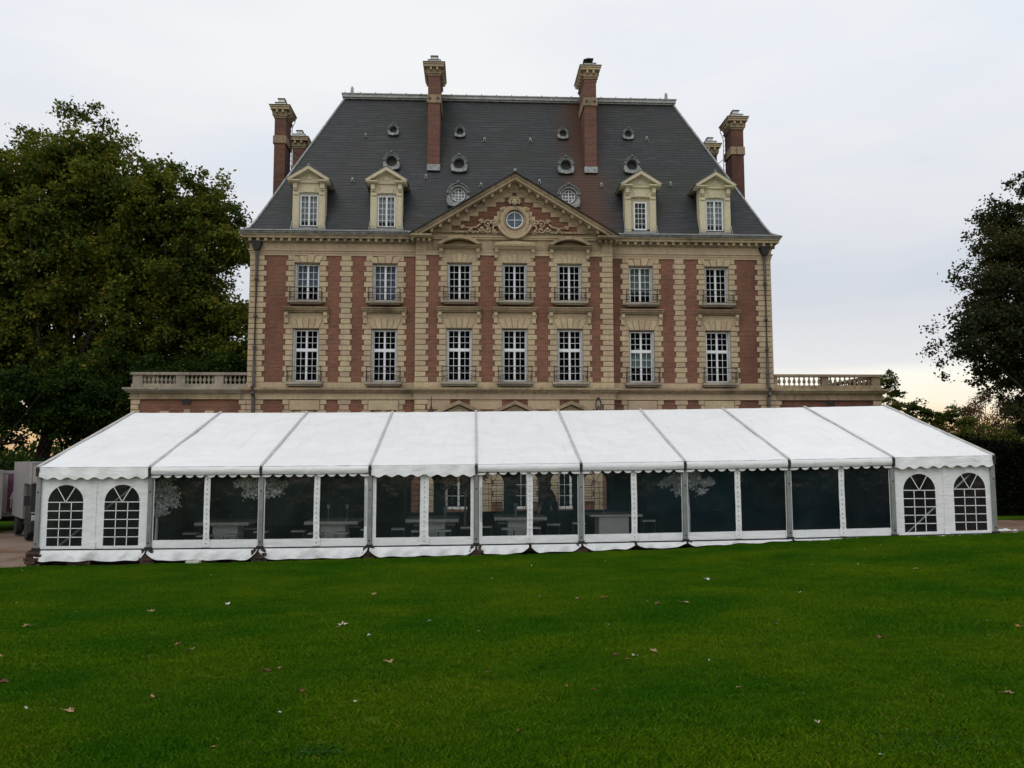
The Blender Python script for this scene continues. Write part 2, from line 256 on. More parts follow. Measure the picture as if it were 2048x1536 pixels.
# ---------------------------------------------------------------- mesh builder
class MB:
    def __init__(s): s.v = []; s.f = []
    def add(s, vs, fs):
        o = len(s.v); s.v += [tuple(p) for p in vs]; s.f += [tuple(i+o for i in f) for f in fs]; return s
    def box(s, x0, x1, y0, y1, z0, z1):
        return s.add([(x0, y0, z0), (x1, y0, z0), (x1, y1, z0), (x0, y1, z0), (x0, y0, z1), (x1, y0, z1), (x1, y1, z1), (x0, y1, z1)],
                     [(0, 3, 2, 1), (4, 5, 6, 7), (0, 1, 5, 4), (1, 2, 6, 5), (2, 3, 7, 6), (3, 0, 4, 7)])
    def cbox(s, x0, x1, y0, y1, z0, z1, c=.012):      # box with the edges of its front (-Y) face chamfered
        return s.add([(x0, y1, z0), (x1, y1, z0), (x1, y1, z1), (x0, y1, z1), (x0, y0+c, z0), (x1, y0+c, z0), (x1, y0+c, z1), (x0, y0+c, z1),
                      (x0+c, y0, z0+c), (x1-c, y0, z0+c), (x1-c, y0, z1-c), (x0+c, y0, z1-c)],
                     [(3, 2, 1, 0), (0, 1, 5, 4), (1, 2, 6, 5), (2, 3, 7, 6), (3, 0, 4, 7), (4, 5, 9, 8), (5, 6, 10, 9), (6, 7, 11, 10), (7, 4, 8, 11), (8, 9, 10, 11)])
    def prism(s, poly, y0, y1):                        # poly in (x, z), counter-clockwise seen from the front
        n = len(poly)
        return s.add([(x, y0, z) for x, z in poly] + [(x, y1, z) for x, z in poly],
                     [tuple(range(n)), tuple(range(2*n-1, n-1, -1))] + [(i, i+n, (i+1) % n+n, (i+1) % n) for i in range(n)])
    def profile(s, pr, x0, x1, m0=0, m1=0):            # closed (y, z) profile along x; m = mitre (dx per -dy) at the ends
        n = len(pr)
        return s.add([(x0-m0*(-y), y, z) if m0 else (x0, y, z) for y, z in pr] + [(x1+m1*(-y), y, z) if m1 else (x1, y, z) for y, z in pr],
                     [tuple(range(n-1, -1, -1)), tuple(range(n, 2*n))] + [(i, (i+1) % n, (i+1) % n+n, i+n) for i in range(n)])
    def tube(s, pts, r, n=6, cap=True):
        pts = [Vector(p) for p in pts]; rs = r if isinstance(r, (list, tuple)) else [r]*len(pts)
        rings = []; up = Vector((0, 0, 1))
        for i, p in enumerate(pts):
            d = (pts[min(i+1, len(pts)-1)]-pts[max(i-1, 0)]).normalized()
            a = d.cross(up)
            if a.length < 1e-3: a = d.cross(Vector((0, 1, 0)))
            a.normalize(); b = d.cross(a)
            rings.append([p+(a*math.cos(2*PI*k/n)+b*math.sin(2*PI*k/n))*rs[i] for k in range(n)])
        fs = [(i*n+k, i*n+(k+1) % n, (i+1)*n+(k+1) % n, (i+1)*n+k) for i in range(len(pts)-1) for k in range(n)]
        if cap: fs += [tuple(range(n-1, -1, -1)), tuple((len(pts)-1)*n+k for k in range(n))]
        return s.add([v for r_ in rings for v in r_], fs)
    def lathe(s, prof, n=10, c=(0, 0, 0), sq=False):   # (r, z) profile
        vs = [(c[0]+r*math.cos(2*PI*(k+.5)/n), c[1]+r*math.sin(2*PI*(k+.5)/n), c[2]+z) for r, z in prof for k in range(n)]
        m = len(prof)
        return s.add(vs, [(i*n+k, i*n+(k+1) % n, (i+1)*n+(k+1) % n, (i+1)*n+k) for i in range(m-1) for k in range(n)] + [tuple(range(n-1, -1, -1)), tuple((m-1)*n+k for k in range(n))])
    def ball(s, c, r, n=8, m=5, sc=(1, 1, 1)):
        vs = [(c[0], c[1], c[2]-r*sc[2])]
        for i in range(1, m):
            a = -PI/2+PI*i/m
            vs += [(c[0]+r*sc[0]*math.cos(a)*math.cos(2*PI*k/n), c[1]+r*sc[1]*math.cos(a)*math.sin(2*PI*k/n), c[2]+r*sc[2]*math.sin(a)) for k in range(n)]
        vs.append((c[0], c[1], c[2]+r*sc[2])); L = len(vs)-1
        fs = [(0, 1+(k+1) % n, 1+k) for k in range(n)]
        for i in range(m-2): fs += [(1+i*n+k, 1+i*n+(k+1) % n, 1+(i+1)*n+(k+1) % n, 1+(i+1)*n+k) for k in range(n)]
        fs += [(L, 1+(m-2)*n+k, 1+(m-2)*n+(k+1) % n) for k in range(n)]
        return s.add(vs, fs)
    def torus(s, c, R, r, n=24, m=6, a0=0, a1=2*PI, rz=1.0):     # ring in the XZ plane
        full = abs(a1-a0-2*PI) < 1e-6; k_ = n if full else n+1
        vs = []
        for i in range(k_):
            a = a0+(a1-a0)*i/n
            for j in range(m):
                q = 2*PI*j/m; rr = R+r*math.cos(q)
                vs.append((c[0]+rr*math.cos(a), c[1]+r*math.sin(q), c[2]+rr*rz*math.sin(a)))
        fs = [(i*m+j, i*m+(j+1) % m, ((i+1) % k_)*m+(j+1) % m, ((i+1) % k_)*m+j) for i in range(n) for j in range(m)]
        return s.add(vs, fs)
    def plate(s, outer, inner, y0, y1):               # ring plate between two closed (x, z) outlines of the same length
        n = len(outer)
        vs = [(x, y0, z) for x, z in outer]+[(x, y0, z) for x, z in inner]+[(x, y1, z) for x, z in outer]+[(x, y1, z) for x, z in inner]
        fs = []
        for i in range(n):
            j = (i+1) % n
            fs += [(i, j, n+j, n+i), (2*n+j, 2*n+i, 3*n+i, 3*n+j), (i, 2*n+i, 2*n+j, j), (n+i, n+j, 3*n+j, 3*n+i)]
        return s.add(vs, fs)
    def merge(s, o, mat=None):
        vs = o.v if mat is None else [tuple(mat @ Vector(p)) for p in o.v]
        return s.add(vs, o.f)
    def mesh(s, name, mat, smooth=False):
        me = bpy.data.meshes.new(name); me.from_pydata(s.v, [], s.f); me.materials.append(M[mat] if isinstance(mat, str) else mat)
        if smooth: me.polygons.foreach_set('use_smooth', [True]*len(me.polygons))
        me.update(); return me
    def build(s, name, mat, parent=None, loc=(0, 0, 0), smooth=False, label=None, kind=None):
        return mk(name, s.mesh(name, mat, smooth), parent, loc, 0, label, kind)
def mk(name, me, parent=None, loc=(0, 0, 0), rz=0, label=None, kind=None):
    o = bpy.data.objects.new(name, me); COL.objects.link(o); o.location = loc; o.rotation_euler = (0, 0, rz)
    if parent: o.parent = parent
    if label: o['label'] = label
    if kind: o['kind'] = kind
    return o
def thing(name, label, cat, loc=(0, 0, 0), rz=0, group=None, me=None):
    o = mk(name, me, None, loc, rz); o['label'] = label; o['category'] = cat
    if group: o['group'] = group
    return o
def copy_tree(o, parent=None):
    c = o.copy(); COL.objects.link(c); c.parent = parent
    for ch in list(o.children): copy_tree(ch, c)
    return c
def npmesh(name, V, F, mat, smooth=False):           # F: (n, k) array
    me = bpy.data.meshes.new(name); k = F.shape[1]
    me.vertices.add(len(V)); me.vertices.foreach_set('co', np.asarray(V, np.float32).ravel())
    me.loops.add(F.size); me.loops.foreach_set('vertex_index', F.astype(np.int32).ravel())
    me.polygons.add(len(F)); me.polygons.foreach_set('loop_start', np.arange(0, F.size, k, dtype=np.int32)); me.polygons.foreach_set('loop_total', np.full(len(F), k, np.int32))
    me.materials.append(M[mat]); me.update(calc_edges=True)
    if smooth: me.polygons.foreach_set('use_smooth', [True]*len(F))
    return me
def lerp(a, b, t): return a+(b-a)*t

# ---------------------------------------------------------------- ground
GX = [-60, -20, -14, -2, 3.5, 6.5, 9.5, 13.5, 20, 60]; GZ = [-.55, -.57, -.53, -.34, -.18, -.04, .12, .2, .2, .2]
def gz(x, y):
    b = np.interp(x, GX, GZ); t = np.clip((-17-y)/22, 0, 1.6)
    return b+1.13*t**1.15
def lawn_edge(x):
    return np.interp(x, [-60, -16, -13.5, 13.7, 14.6, 17, 60], [-17.2, -16.9, -16.35, -16.25, -15.4, -14.6, -14.4])
def sheet(name, mat, xs, ys, zf, kind='structure', wob=None):
    X, Y = np.meshgrid(xs, ys); 
    if wob is not None: X, Y = wob(X, Y)
    Z = zf(X, Y); V = np.stack([X, Y, Z], -1).reshape(-1, 3); nx, ny = len(xs), len(ys)
    i = np.arange((ny-1)*nx).reshape(ny-1, nx)[:, :-1].ravel(); F = np.stack([i, i+1, i+nx+1, i+nx], -1)
    o = mk(name, npmesh(name, V, F, mat, True)); o['kind'] = kind; return o
sheet('ground', 'lawn', np.array([-900, -300, -120, -61, -60, -20, 20, 60, 61, 120, 300, 900.]), np.array([-300, -100, -47, -20, 0, 20, 60, 120, 300, 1200.]),
      lambda X, Y: np.where(Y < -50, 0.5, -.75))
lx = np.concatenate([np.linspace(-60, -18, 22)[:-1], np.linspace(-18, 18, 91)[:-1], np.linspace(18, 60, 22)])
def lw(X, Y):
    e = lawn_edge(X); e = e+.05*np.sin(X*2.3)+.03*np.sin(X*6.1+1)
    return X, np.where(Y > -17.2, e-(-16.2-Y)*1.0*.2, Y)
ly = np.concatenate([np.linspace(-48, -17.4, 70), [-16.2]])
def lawn_z(X, Y): return gz(X, Y)+.02*np.sin(X*1.1+Y*.7)*np.sin(Y*.9-.5*X)
sheet('lawn', 'lawn', lx, ly, lawn_z, wob=lambda X, Y: (X, np.where(Y > -17.3, lawn_edge(X)+.04*np.sin(X*2.3), Y)))
sheet('gravel_yard', 'gravel', lx, np.concatenate([np.linspace(-18, -13, 12), np.linspace(-12, 60, 12)]), lambda X, Y: gz(X, Y)-.03-.0*Y)
# rough grass behind the gravel, right and left
sheet('back_lawn', 'lawn', np.linspace(15, 60, 12), np.linspace(-11.2, 40, 8), lambda X, Y: gz(X, Y)-.01)
sheet('back_verge', 'lawn', np.linspace(-60, -21.0, 8), np.linspace(-10.2, 40, 8), lambda X, Y: gz(X, Y)-.01)

# ---------------------------------------------------------------- chateau
house = thing('chateau', 'red brick and stone chateau with slate mansard roof standing behind the long white marquee', 'chateau', (0, 0, -.6))
class HP:      # parents children whose coordinates are in the world frame
    pass
def H(mb, name, mat, **k): return mb.build(name, mat, house, (0, 0, .6), **k)
def HM(name, me, loc, **k): return mk(name, me, house, (loc[0], loc[1], loc[2]+.6), **k)

HW = 12.77; CF = -.32          # half width; front plane of the middle bay
AX_S = [-10.05, -6.3, 6.25, 10.05]; AX_C = [-2.68, 0, 2.68]
def openings(ax, hw2, hw1):
    r = []
    for a in ax:
        r += [(a-hw2, a+hw2, 9.88, 11.78), (a-hw1, a+hw1, 5.96, 8.57), (a-.6, a+.6, -.1, 3.9)]
    return r
def wall_front(mb, x0, x1, z0, z1, ops, y, depth):
    ops = [o for o in ops if o[0] > x0 and o[1] < x1]
    xs = sorted({x0, x1, *[v for o in ops for v in o[:2]]}); zs = sorted({z0, z1, *[v for o in ops for v in o[2:]]})
    for i in range(len(xs)-1):
        for j in range(len(zs)-1):
            cx, cz = (xs[i]+xs[i+1])/2, (zs[j]+zs[j+1])/2
            if any(o[0] < cx < o[1] and o[2] < cz < o[3] for o in ops): continue
            mb.add([(xs[i], y, zs[j]), (xs[i+1], y, zs[j]), (xs[i+1], y, zs[j+1]), (xs[i], y, zs[j+1])], [(0, 1, 2, 3)])
    return ops
def reveals(mb, ops, y, d):
    for a, b_, c, e in ops:
        mb.add([(a, y, c), (a, y+d, c), (a, y+d, e), (a, y, e)], [(0, 1, 2, 3)]); mb.add([(b_, y, c), (b_, y, e), (b_, y+d, e), (b_, y+d, c)], [(0, 1, 2, 3)])
        mb.add([(a, y, e), (a, y+d, e), (b_, y+d, e), (b_, y, e)], [(0, 1, 2, 3)]); mb.add([(a, y, c), (b_, y, c), (b_, y+d, c), (a, y+d, c)], [(0, 1, 2, 3)])
wl = MB(); rv = MB()
o1 = wall_front(wl, -HW, -4.78, -.6, 13.0, openings(AX_S[:2], .6, .63), 0, .4); o2 = wall_front(wl, 4.78, HW, -.6, 13.0, openings(AX_S[2:], .6, .63), 0, .4)
o3 = wall_front(wl, -4.78, 4.78, -.6, 13.0, openings(AX_C, .6, .62), CF, .4)
reveals(rv, o1+o2, 0, .42); reveals(rv, o3, CF, .42)
for sx in (-1, 1): wl.add([(sx*4.78, CF, -.6), (sx*4.78, 0, -.6), (sx*4.78, 0, 13), (sx*4.78, CF, 13)], [(0, 1, 2, 3)])
for sx in (-1, 1): wl.add([(sx*HW, 0, -.6), (sx*HW, 13, -.6), (sx*HW, 13, 13.1), (sx*HW, 0, 13.1)], [(0, 1, 2, 3)])
wl.add([(-HW, 13, -.6), (HW, 13, -.6), (HW, 13, 13.1), (-HW, 13, 13.1)], [(3, 2, 1, 0)])
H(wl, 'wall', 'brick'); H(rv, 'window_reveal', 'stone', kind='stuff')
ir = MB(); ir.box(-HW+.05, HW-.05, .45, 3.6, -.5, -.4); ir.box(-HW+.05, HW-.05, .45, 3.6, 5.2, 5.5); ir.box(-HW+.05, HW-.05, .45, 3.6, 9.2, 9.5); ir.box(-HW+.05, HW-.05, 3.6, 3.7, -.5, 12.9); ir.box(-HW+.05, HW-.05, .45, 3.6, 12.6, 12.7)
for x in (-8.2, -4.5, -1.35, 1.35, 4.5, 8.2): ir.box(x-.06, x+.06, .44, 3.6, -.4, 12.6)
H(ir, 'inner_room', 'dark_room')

# bands and cornices --------------------------------------------------
def band(name, mat, layers, xr, y=0, ends=(1, 1)):
    for x0, x1 in xr:
        mb = MB()
        for z0, z1, p in layers: mb.box(x0-(p if ends[0] else 0), x1+(p if ends[1] else 0), y-p, y+.12+.011*p, z0, z1)
        H(mb, name, mat)
SIDES = [(-HW, -4.79), (4.79, HW)]
def sband(name, mat, layers):         # side bays butt against the middle bay; the outer end turns the corner
    for sx in (-1, 1):
        mb = MB()
        for z0, z1, p in layers:
            a, b_ = 4.785, HW+p
            x0, x1 = (a, b_) if sx > 0 else (-b_, -a)
            mb.box(x0, x1, -p, .11, z0, z1)
            xs = sorted((sx*(HW-.05), sx*(HW+p)))
            mb.box(xs[0], xs[1], .11, 13+p, z0, z1)
        H(mb, name, mat)
sband('architrave', 'stone', [(12.14, 12.25, .05), (12.25, 12.36, .075), (12.36, 12.43, .12)])
sband('frieze', 'stone', [(12.43, 12.75, .055)])
sband('cornice', 'stone_weathered', [(12.75, 12.80, .12), (12.80, 12.90, .16), (12.935, 13.07, .36), (13.07, 13.12, .41)])
sband('gutter', 'gutter', [(13.122, 13.17, .43), (13.17, 13.24, .47), (13.24, 13.27, .50)])
md = MB()
for sx in (-1, 1):
    for i in range(21):
        x = sx*(5.2+i*.378)
        if abs(x) > HW+.1: break
        md.cbox(x-.075, x+.075, -.33, -.14, 12.775, 12.933, .02); md.ball((x, -.32, 12.80), .055, 6, 4)
    for i in range(33):
        y = .2+i*.4; xs = sorted((sx*(HW+.14), sx*(HW+.33))); md.box(xs[0], xs[1], y-.07, y+.07, 12.775, 12.933)
H(md, 'modillion_row', 'stone_weathered', kind='stuff')
sband('string_cornice', 'stone_weathered', [(5.43, 5.50, .14), (5.50, 5.58, .24), (5.58, 5.665, .34), (5.665, 5.685, .30)])
sband('string_frieze', 'stone', [(5.14, 5.20, .10), (5.20, 5.43, .065)])
sband('sill_band', 'stone', [(5.687, 5.955, .045)])
def cband(name, mat, layers, x=4.78):
    mb = MB()
    for z0, z1, p in layers: mb.box(-x-p, x+p, CF-p, CF+.1, z0, z1)
    return H(mb, name, mat)
cband('string_cornice', 'stone_weathered', [(5.43, 5.50, .14), (5.50, 5.58, .24), (5.58, 5.665, .34), (5.665, 5.685, .30)])
cband('string_frieze', 'stone', [(5.14, 5.20, .10), (5.20, 5.43, .065)])
cband('sill_band', 'stone', [(5.687, 5.955, .045)])
mb = MB(); mb.box(-4.80, 4.80, CF-.06, CF+.1, 12.15, 12.36); mb.box(-4.80, 4.80, CF-.085, CF+.1, 12.30, 12.36); H(mb, 'architrave', 'stone')
mb = MB(); mb.box(-4.795, 4.795, CF-.045, CF+.1, 12.362, 12.93); H(mb, 'frieze', 'stone_weathered')
mb = MB(); mb.box(-4.0, 4.0, CF-.12, CF+.1, 12.93, 13.03); mb.box(-4.0, 4.0, CF-.17, CF+.1, 13.03, 13.075); H(mb, 'pediment_base_moulding', 'stone')

# quoins -----------------------------------------------------------------
PITCH_Z = (12.14-5.955)/24
_sm = {}
def stone_mesh(w, h, d, mat='stone', c=.018):
    k = (round(w, 3), round(h, 3), round(d, 3), mat)
    if k not in _sm:
        mb = MB(); mb.cbox(-w/2, w/2, -.065, d, .0115, h-.0115, c); _sm[k] = mb.mesh('stone_block', mat)
    return _sm[k]
def strip(name, cx_fn, widths, y, z0, rows, d=.06, skip=None, mat='stone'):
    for r in range(rows):
        if skip and skip(r): continue
        w = widths[r % 2]; HM(name, stone_mesh(w, PITCH_Z, d, mat), (cx_fn(w, r), y, z0+r*PITCH_Z))
for sx in (-1, 1):
    strip('quoin_stone', lambda w, r: sx*(HW+.02-w/2), (.80, .68), 0, 5.955, 24, .45)
    strip('quoin_stone', lambda w, r: sx*8.17, (.62, .46), 0, 5.955, 24)
    strip('quoin_stone', lambda w, r: sx*(4.80-w/2+.0), (.64, .52), CF, 5.955, 24, .3)
    HM('quoin_stone', stone_mesh(.52, .56, .3), (sx*4.54, CF-.01, 12.36))
    # ground floor rows
    strip('ground_quoin_stone', lambda w, r: sx*(HW+.02-w/2), (.80, .68), 0, 5.14-5*PITCH_Z, 5, .45)
    strip('ground_quoin_stone', lambda w, r: sx*8.17, (.62, .46), 0, 5.14-5*PITCH_Z, 5)
    strip('ground_quoin_stone', lambda w, r: sx*(4.80-w/2), (.64, .52), CF, 5.14-5*PITCH_Z, 5, .3)
ROWS_HOOD = (13, 14)
for ax in AX_S+AX_C:
    y = 0 if ax in AX_S else CF
    for r in range(24):
        z = 5.955+r*PITCH_Z; f2 = r >= 14; hw = .6 if f2 else .63
        w = (.44, .34)[r % 2] if not f2 else (.41, .31)[r % 2]
        if r in ROWS_HOOD: continue
        if r in (11, 12): w -= 0
        for sx in (-1, 1):
            HM('jamb_stone', stone_mesh(w, PITCH_Z, .05), (ax+sx*(hw+w/2), y, z))
# lintels ---------------------------------------------------------------
def voussoirs(ax, y, z0, z1, hw_b, hw_t, n, name='voussoir', mat='stone'):
    for i in range(n):
        a0, a1 = -1+2*i/n, -1+2*(i+1)/n; top = z1-(.0 if (n//2) == i else .03*abs(i-n//2))
        mb = MB(); e = .014
        mb.prism([(a0*hw_b+e, z0), (a1*hw_b-e, z0), (a1*hw_t-e, top), (a0*hw_t+e, top)], -.10-(.025 if i == n//2 else 0), .05)
        me = mb.mesh(name, mat); HM(name, me, (ax, y, 0))
for ax in AX_S:
    voussoirs(ax, 0, 11.79, 12.135, .6, .78, 4)
for ax in AX_S+AX_C:
    y = 0 if ax in AX_S else CF
    mb = MB(); mb.box(-.84, .84, -.05, .05, 8.575, 9.32); HM('lintel_panel', mb.mesh('lintel_panel', 'stone'), (ax, y, 0))
    voussoirs(ax, y, 8.58, 9.08, .60, .80, 5)
    if ax in AX_C:
        mb = MB(); mb.box(-.80, .80, -.078, .05, 11.785, 12.47); HM('lintel_panel', mb.mesh('lintel_panel', 'stone'), (ax, y, 0))
        voussoirs(ax, y, 11.79, 12.22, .52, .70, 5)
def console(mb, x, z0, z1, p, w=.17):
    mb.box(x-w/2, x+w/2, -p*.9, 0.03, z1-.16, z1-.002); mb.prism([(x-w/2, z0), (x+w/2, z0), (x+w/2, z1-.16), (x-w/2, z1-.16)], -p*.5, .03)
    mb.ball((x, -p*.55, z1-.2), w*.42, 8, 5, (1.0, .8, 1)); mb.ball((x, -p*.35, z0+.05), w*.36, 8, 5)
for ax in AX_S+AX_C:
    y = 0 if ax in AX_S else CF
    mb = MB(); pr = [(0.03, 9.34), (-.20, 9.34), (-.22, 9.40), (-.32, 9.42), (-.34, 9.50), (-.40, 9.52), (-.40, 9.565), (0.03, 9.62)]
    mb.profile([(a, b_) for a, b_ in pr], -1.08, 1.08)
    HM('hood_cornice', mb.mesh('hood_cornice', 'stone_weathered'), (ax, y, 0))
    for sx in (-1, 1):
        mb = MB(); console(mb, sx*.93, 8.82, 9.338, .28); HM('console', mb.mesh('console', 'stone'), (ax, y, 0))
# middle bay upper hoods
for ax in AX_C:
    for sx in (-1, 1):
        mb = MB(); console(mb, sx*.89, 12.02, 12.45, .30); HM('console', mb.mesh('console', 'stone'), (ax, CF, 0))
    mb = MB()
    if ax == 0:
        mb.profile([(.03, 12.45), (-.24, 12.45), (-.28, 12.52), (-.42, 12.55), (-.46, 12.62), (.03, 12.66)], -1.04, 1.04)
        HM('hood_cornice', mb.mesh('hood_cornice', 'stone'), (ax, CF, 0))
        mb = MB(); mb.prism([(-.98, 12.66), (.98, 12.66), (.90, 12.76), (.4, 12.79), (0, 12.83), (-.4, 12.79), (-.90, 12.76)], -.30, .02); HM('hood_cornice', mb.mesh('hood_cornice', 'stone'), (ax, CF, 0))
    else:
        mb.profile([(.03, 12.45), (-.24, 12.45), (-.28, 12.50), (-.42, 12.52), (-.46, 12.57), (.03, 12.58)], -1.06, 1.06)
        HM('hood_cornice', mb.mesh('hood_cornice', 'stone_weathered'), (ax, CF, 0))
        R_ = (1.06**2+.42**2)/(2*.42); c0 = 12.58+.42-R_+.03
        o_, i_ = [], []
        th = math.asin(1.06/R_)
        for k in range(15):
            a = th-2*th*k/14; o_.append((R_*math.sin(a), c0+R_*math.cos(a)))
            a2 = a*.86; i_.append(((R_-.15)*math.sin(a2), max(12.585, c0+(R_-.15)*math.cos(a2))))
        poly = o_+i_[::-1]
        mb = MB(); n = 15
        for yy0, yy1, off in ((-.5, .02, 0),):
            vs = [(x, yy0, z) for x, z in o_]+[(x, yy0, z) for x, z in i_]+[(x, yy1, z) for x, z in o_]+[(x, yy1, z) for x, z in i_]
            fs = []
            for k in range(n-1): fs += [(k+1, k, n+k, n+k+1), (k, k+1, 2*n+k+1, 2*n+k), (n+k+1, n+k, 3*n+k, 3*n+k+1)]
            mb.add(vs, fs+[(0, 2*n, 3*n, n), (n-1, 2*n-1, 4*n-1, 3*n-1)])
        HM('segmental_pediment', mb.mesh('segmental_pediment', 'stone_weathered'), (ax, CF, 0))
        mb = MB(); mb.prism([(-.9, 12.58)]+[(.9, 12.58)]+[(x*.92, max(z-.04, 12.59)) for x, z in i_], -.08, .02); HM('pediment_field', mb.mesh('pediment_field', 'stone'), (ax, CF, 0))

# windows -----------------------------------------------------------------
def window_kit(w, h, cols, rows, transom=None, fr=.040, st=.070, bar=.020):
    """frame mesh centred on x=0, z from 0; returns frame MB and pane rectangles (x0,x1,z0,z1)"""
    mb = MB(); panes = []
    mb.box(-w/2, -w/2+fr, -.05, .03, 0, h); mb.box(w/2-fr, w/2, -.05, .03, 0, h); mb.box(-w/2+fr, w/2-fr, -.05, .03, h-fr, h); mb.box(-w/2+fr, w/2-fr, -.05, .03, 0, fr*1.5)
    x0, x1 = -w/2+fr, w/2-fr
    zr = [(fr*1.5, h-fr, rows)] if transom is None else [(fr*1.5, transom[0], transom[1]), (transom[0]+.09, h-fr, transom[2])]
    if transom: mb.box(x0, x1, -.06, .025, transom[0], transom[0]+.09)
    for z0, z1, nr in zr:
        if cols == 4:
            mb.box(-st/2, st/2, -.055, .02, z0, z1); leaves = [(x0, -st/2, 2), (st/2, x1, 2)]
        else: leaves = [(x0, x1, cols)]
        for a, b_, nc in leaves:
            sf = .016
            mb.box(a, a+sf, -.035, .012, z0, z1); mb.box(b_-sf, b_, -.035, .012, z0, z1); mb.box(a+sf, b_-sf, -.035, .012, z0, z0+.05); mb.box(a+sf, b_-sf, -.035, .012, z1-sf, z1)
            A, B, C_, D = a+sf, b_-sf, z0+.05, z1-sf
            pw = (B-A-(nc-1)*bar)/nc; ph = (D-C_-(nr-1)*bar)/nr
            for i in range(1, nc): x = A+i*pw+(i-1)*bar; mb.box(x, x+bar, -.03, .008, C_, D)
            for j in range(1, nr): z = C_+j*ph+(j-1)*bar; mb.box(A, B, -.028, .006, z, z+bar)
            for i in range(nc):
                for j in range(nr): panes.append((A+i*(pw+bar), A+i*(pw+bar)+pw, C_+j*(ph+bar), C_+j*(ph+bar)+ph))
    return mb, panes
_pm = {}
def pane_mesh(w, h, mat='glass'):
    k = (round(w, 3), round(h, 3), mat)
    if k not in _pm:
        mb = MB(); mb.box(-w/2-.004, w/2+.004, -.006, .0, -h/2-.004, h/2+.004); _pm[k] = mb.mesh('pane', mat)
    return _pm[k]
def place_window(kit, me, loc, frame_name='window', parent=None):
    par = parent or house; off = .6 if par is house else 0
    wobj = mk(frame_name, me, par, (loc[0], loc[1], loc[2]+off))
    for a, b_, c, d in kit[1]:
        p = mk('pane', pane_mesh(b_-a, d-c), wobj, ((a+b_)/2, -.006, (c+d)/2)); p.rotation_euler = (random.gauss(0, .006), 0, random.gauss(0, .006))
    return wobj
K2 = window_kit(1.06, 1.84, 4, 5); K1 = window_kit(1.10, 2.54, 4, 7, (1.50, 4, 3)); KG = window_kit(1.18, 3.95, 4, 7, (2.7, 5, 2))
m2, m1, mg = K2[0].mesh('window_frame', 'paint_white'), K1[0].mesh('window_frame', 'paint_white'), KG[0].mesh('window_frame', 'paint_white')
def shutters(ax, y, z0, z1, hw, left, right):
    for sx, on in ((-1, left), (1, right)):
        mb = MB(); w = .10 if on else .04
        for k in range(2 if on else 1):
            yy = .05+k*.05; mb.box(0, w, yy, yy+.035, 0, z1-z0-.05)
        n = int((z1-z0-.2)/.1)
        if on:
            for i in range(n): mb.box(.012, w-.012, .038, .05, .08+i*.1, .15+i*.1)
        x = ax-hw if sx < 0 else ax+hw-w
        HM('folded_shutter', mb.mesh('folded_shutter', 'paint_grey'), (x, y, z0+.02))
SH2 = {-10.05: (1, 0), -6.3: (1, 1), -2.68: (1, 1), 0: (1, 1), 2.68: (1, 1), 6.25: (0, 1), 10.05: (1, 1)}
refl_sheets = {-10.05: ('curtain_refl_blue', .75, 1.84), -6.3: ('curtain_refl_lavender', .1, 1.84), 6.25: ('curtain_refl_green', .62, 1.84)}  # sky and tree reflections in the panes, drawn as coloured curtain sheets
for ax in AX_S+AX_C:
    y = 0 if ax in AX_S else CF
    place_window(K2, m2, (ax, y+.24, 9.90)); place_window(K1, m1, (ax, y+.24, 5.98)); place_window(KG, mg, (ax, y+.24, -.08))
    shutters(ax, y, 9.88, 11.76, .6, *SH2[ax]); shutters(ax, y, 5.97, 8.55, .63, *((1, 0) if ax < -8 else (1, 1) if ax < 4 else (0, 1)))
    if ax in refl_sheets:
        mt, z0, z1 = refl_sheets[ax]; mb = MB(); n = 24
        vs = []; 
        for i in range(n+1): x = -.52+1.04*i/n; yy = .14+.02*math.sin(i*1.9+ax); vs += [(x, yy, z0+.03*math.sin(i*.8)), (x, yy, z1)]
        mb.add(vs, [(2*i, 2*i+2, 2*i+3, 2*i+1) for i in range(n)]); HM('curtain_or_reflection', mb.mesh('curtain_or_reflection', mt), (ax, y+.24, 9.9))
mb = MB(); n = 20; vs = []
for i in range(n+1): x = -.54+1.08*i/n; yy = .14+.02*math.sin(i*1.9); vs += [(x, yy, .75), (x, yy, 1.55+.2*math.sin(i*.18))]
mb.add(vs, [(2*i, 2*i+2, 2*i+3, 2*i+1) for i in range(n)]); HM('curtain_or_reflection', mb.mesh('curtain_or_reflection', 'curtain_refl_green'), (6.25, .24, 5.98))
# balcony: sill slab and wrought iron rail
def railing_mb(hw, h=.62):
    mb = MB(); p = -.36
    for z, r in ((h, .014), (h-.19, .013), (.03, .010)):
        mb.tube([(-hw, 0, z), (-hw, p, z), (hw, p, z), (hw, 0, z)], r, 5)
    for sx in (-1, 1):
        mb.tube([(sx*hw, p, 0), (sx*hw, p, h+.03)], .017, 5); mb.ball((sx*hw, p, h+.03), .028, 6, 4); mb.ball((sx*hw, p, h-.19), .03, 6, 4)
        for xx in (sx*(hw-.08), sx*(hw-.22)):
            pts = []
            for k in range(15): a = k/14*2.2*PI; rr = .055*(1-.55*k/14); pts.append((xx+rr*math.cos(a)*.9, p, .12+.0+rr*math.sin(a)+k*.006))
            mb.tube(pts, .009, 4); pts2 = [(x_, y_, .42-(z_-.02)+.02) for x_, y_, z_ in pts]; mb.tube(pts2, .009, 4)
        for yy in (-.12, -.24): mb.tube([(sx*hw, yy, .03), (sx*hw, yy, h-.19)], .009, 4)
    n = 9
    for i in range(1, n):
        x = -hw+.32+(2*hw-.64)*i/n; mb.torus((x, p, .07), .035, .006, 8, 4)
    return mb
r2, r1 = railing_mb(.76).mesh('balcony_railing', 'iron'), railing_mb(.80, .72).mesh('balcony_railing', 'iron')
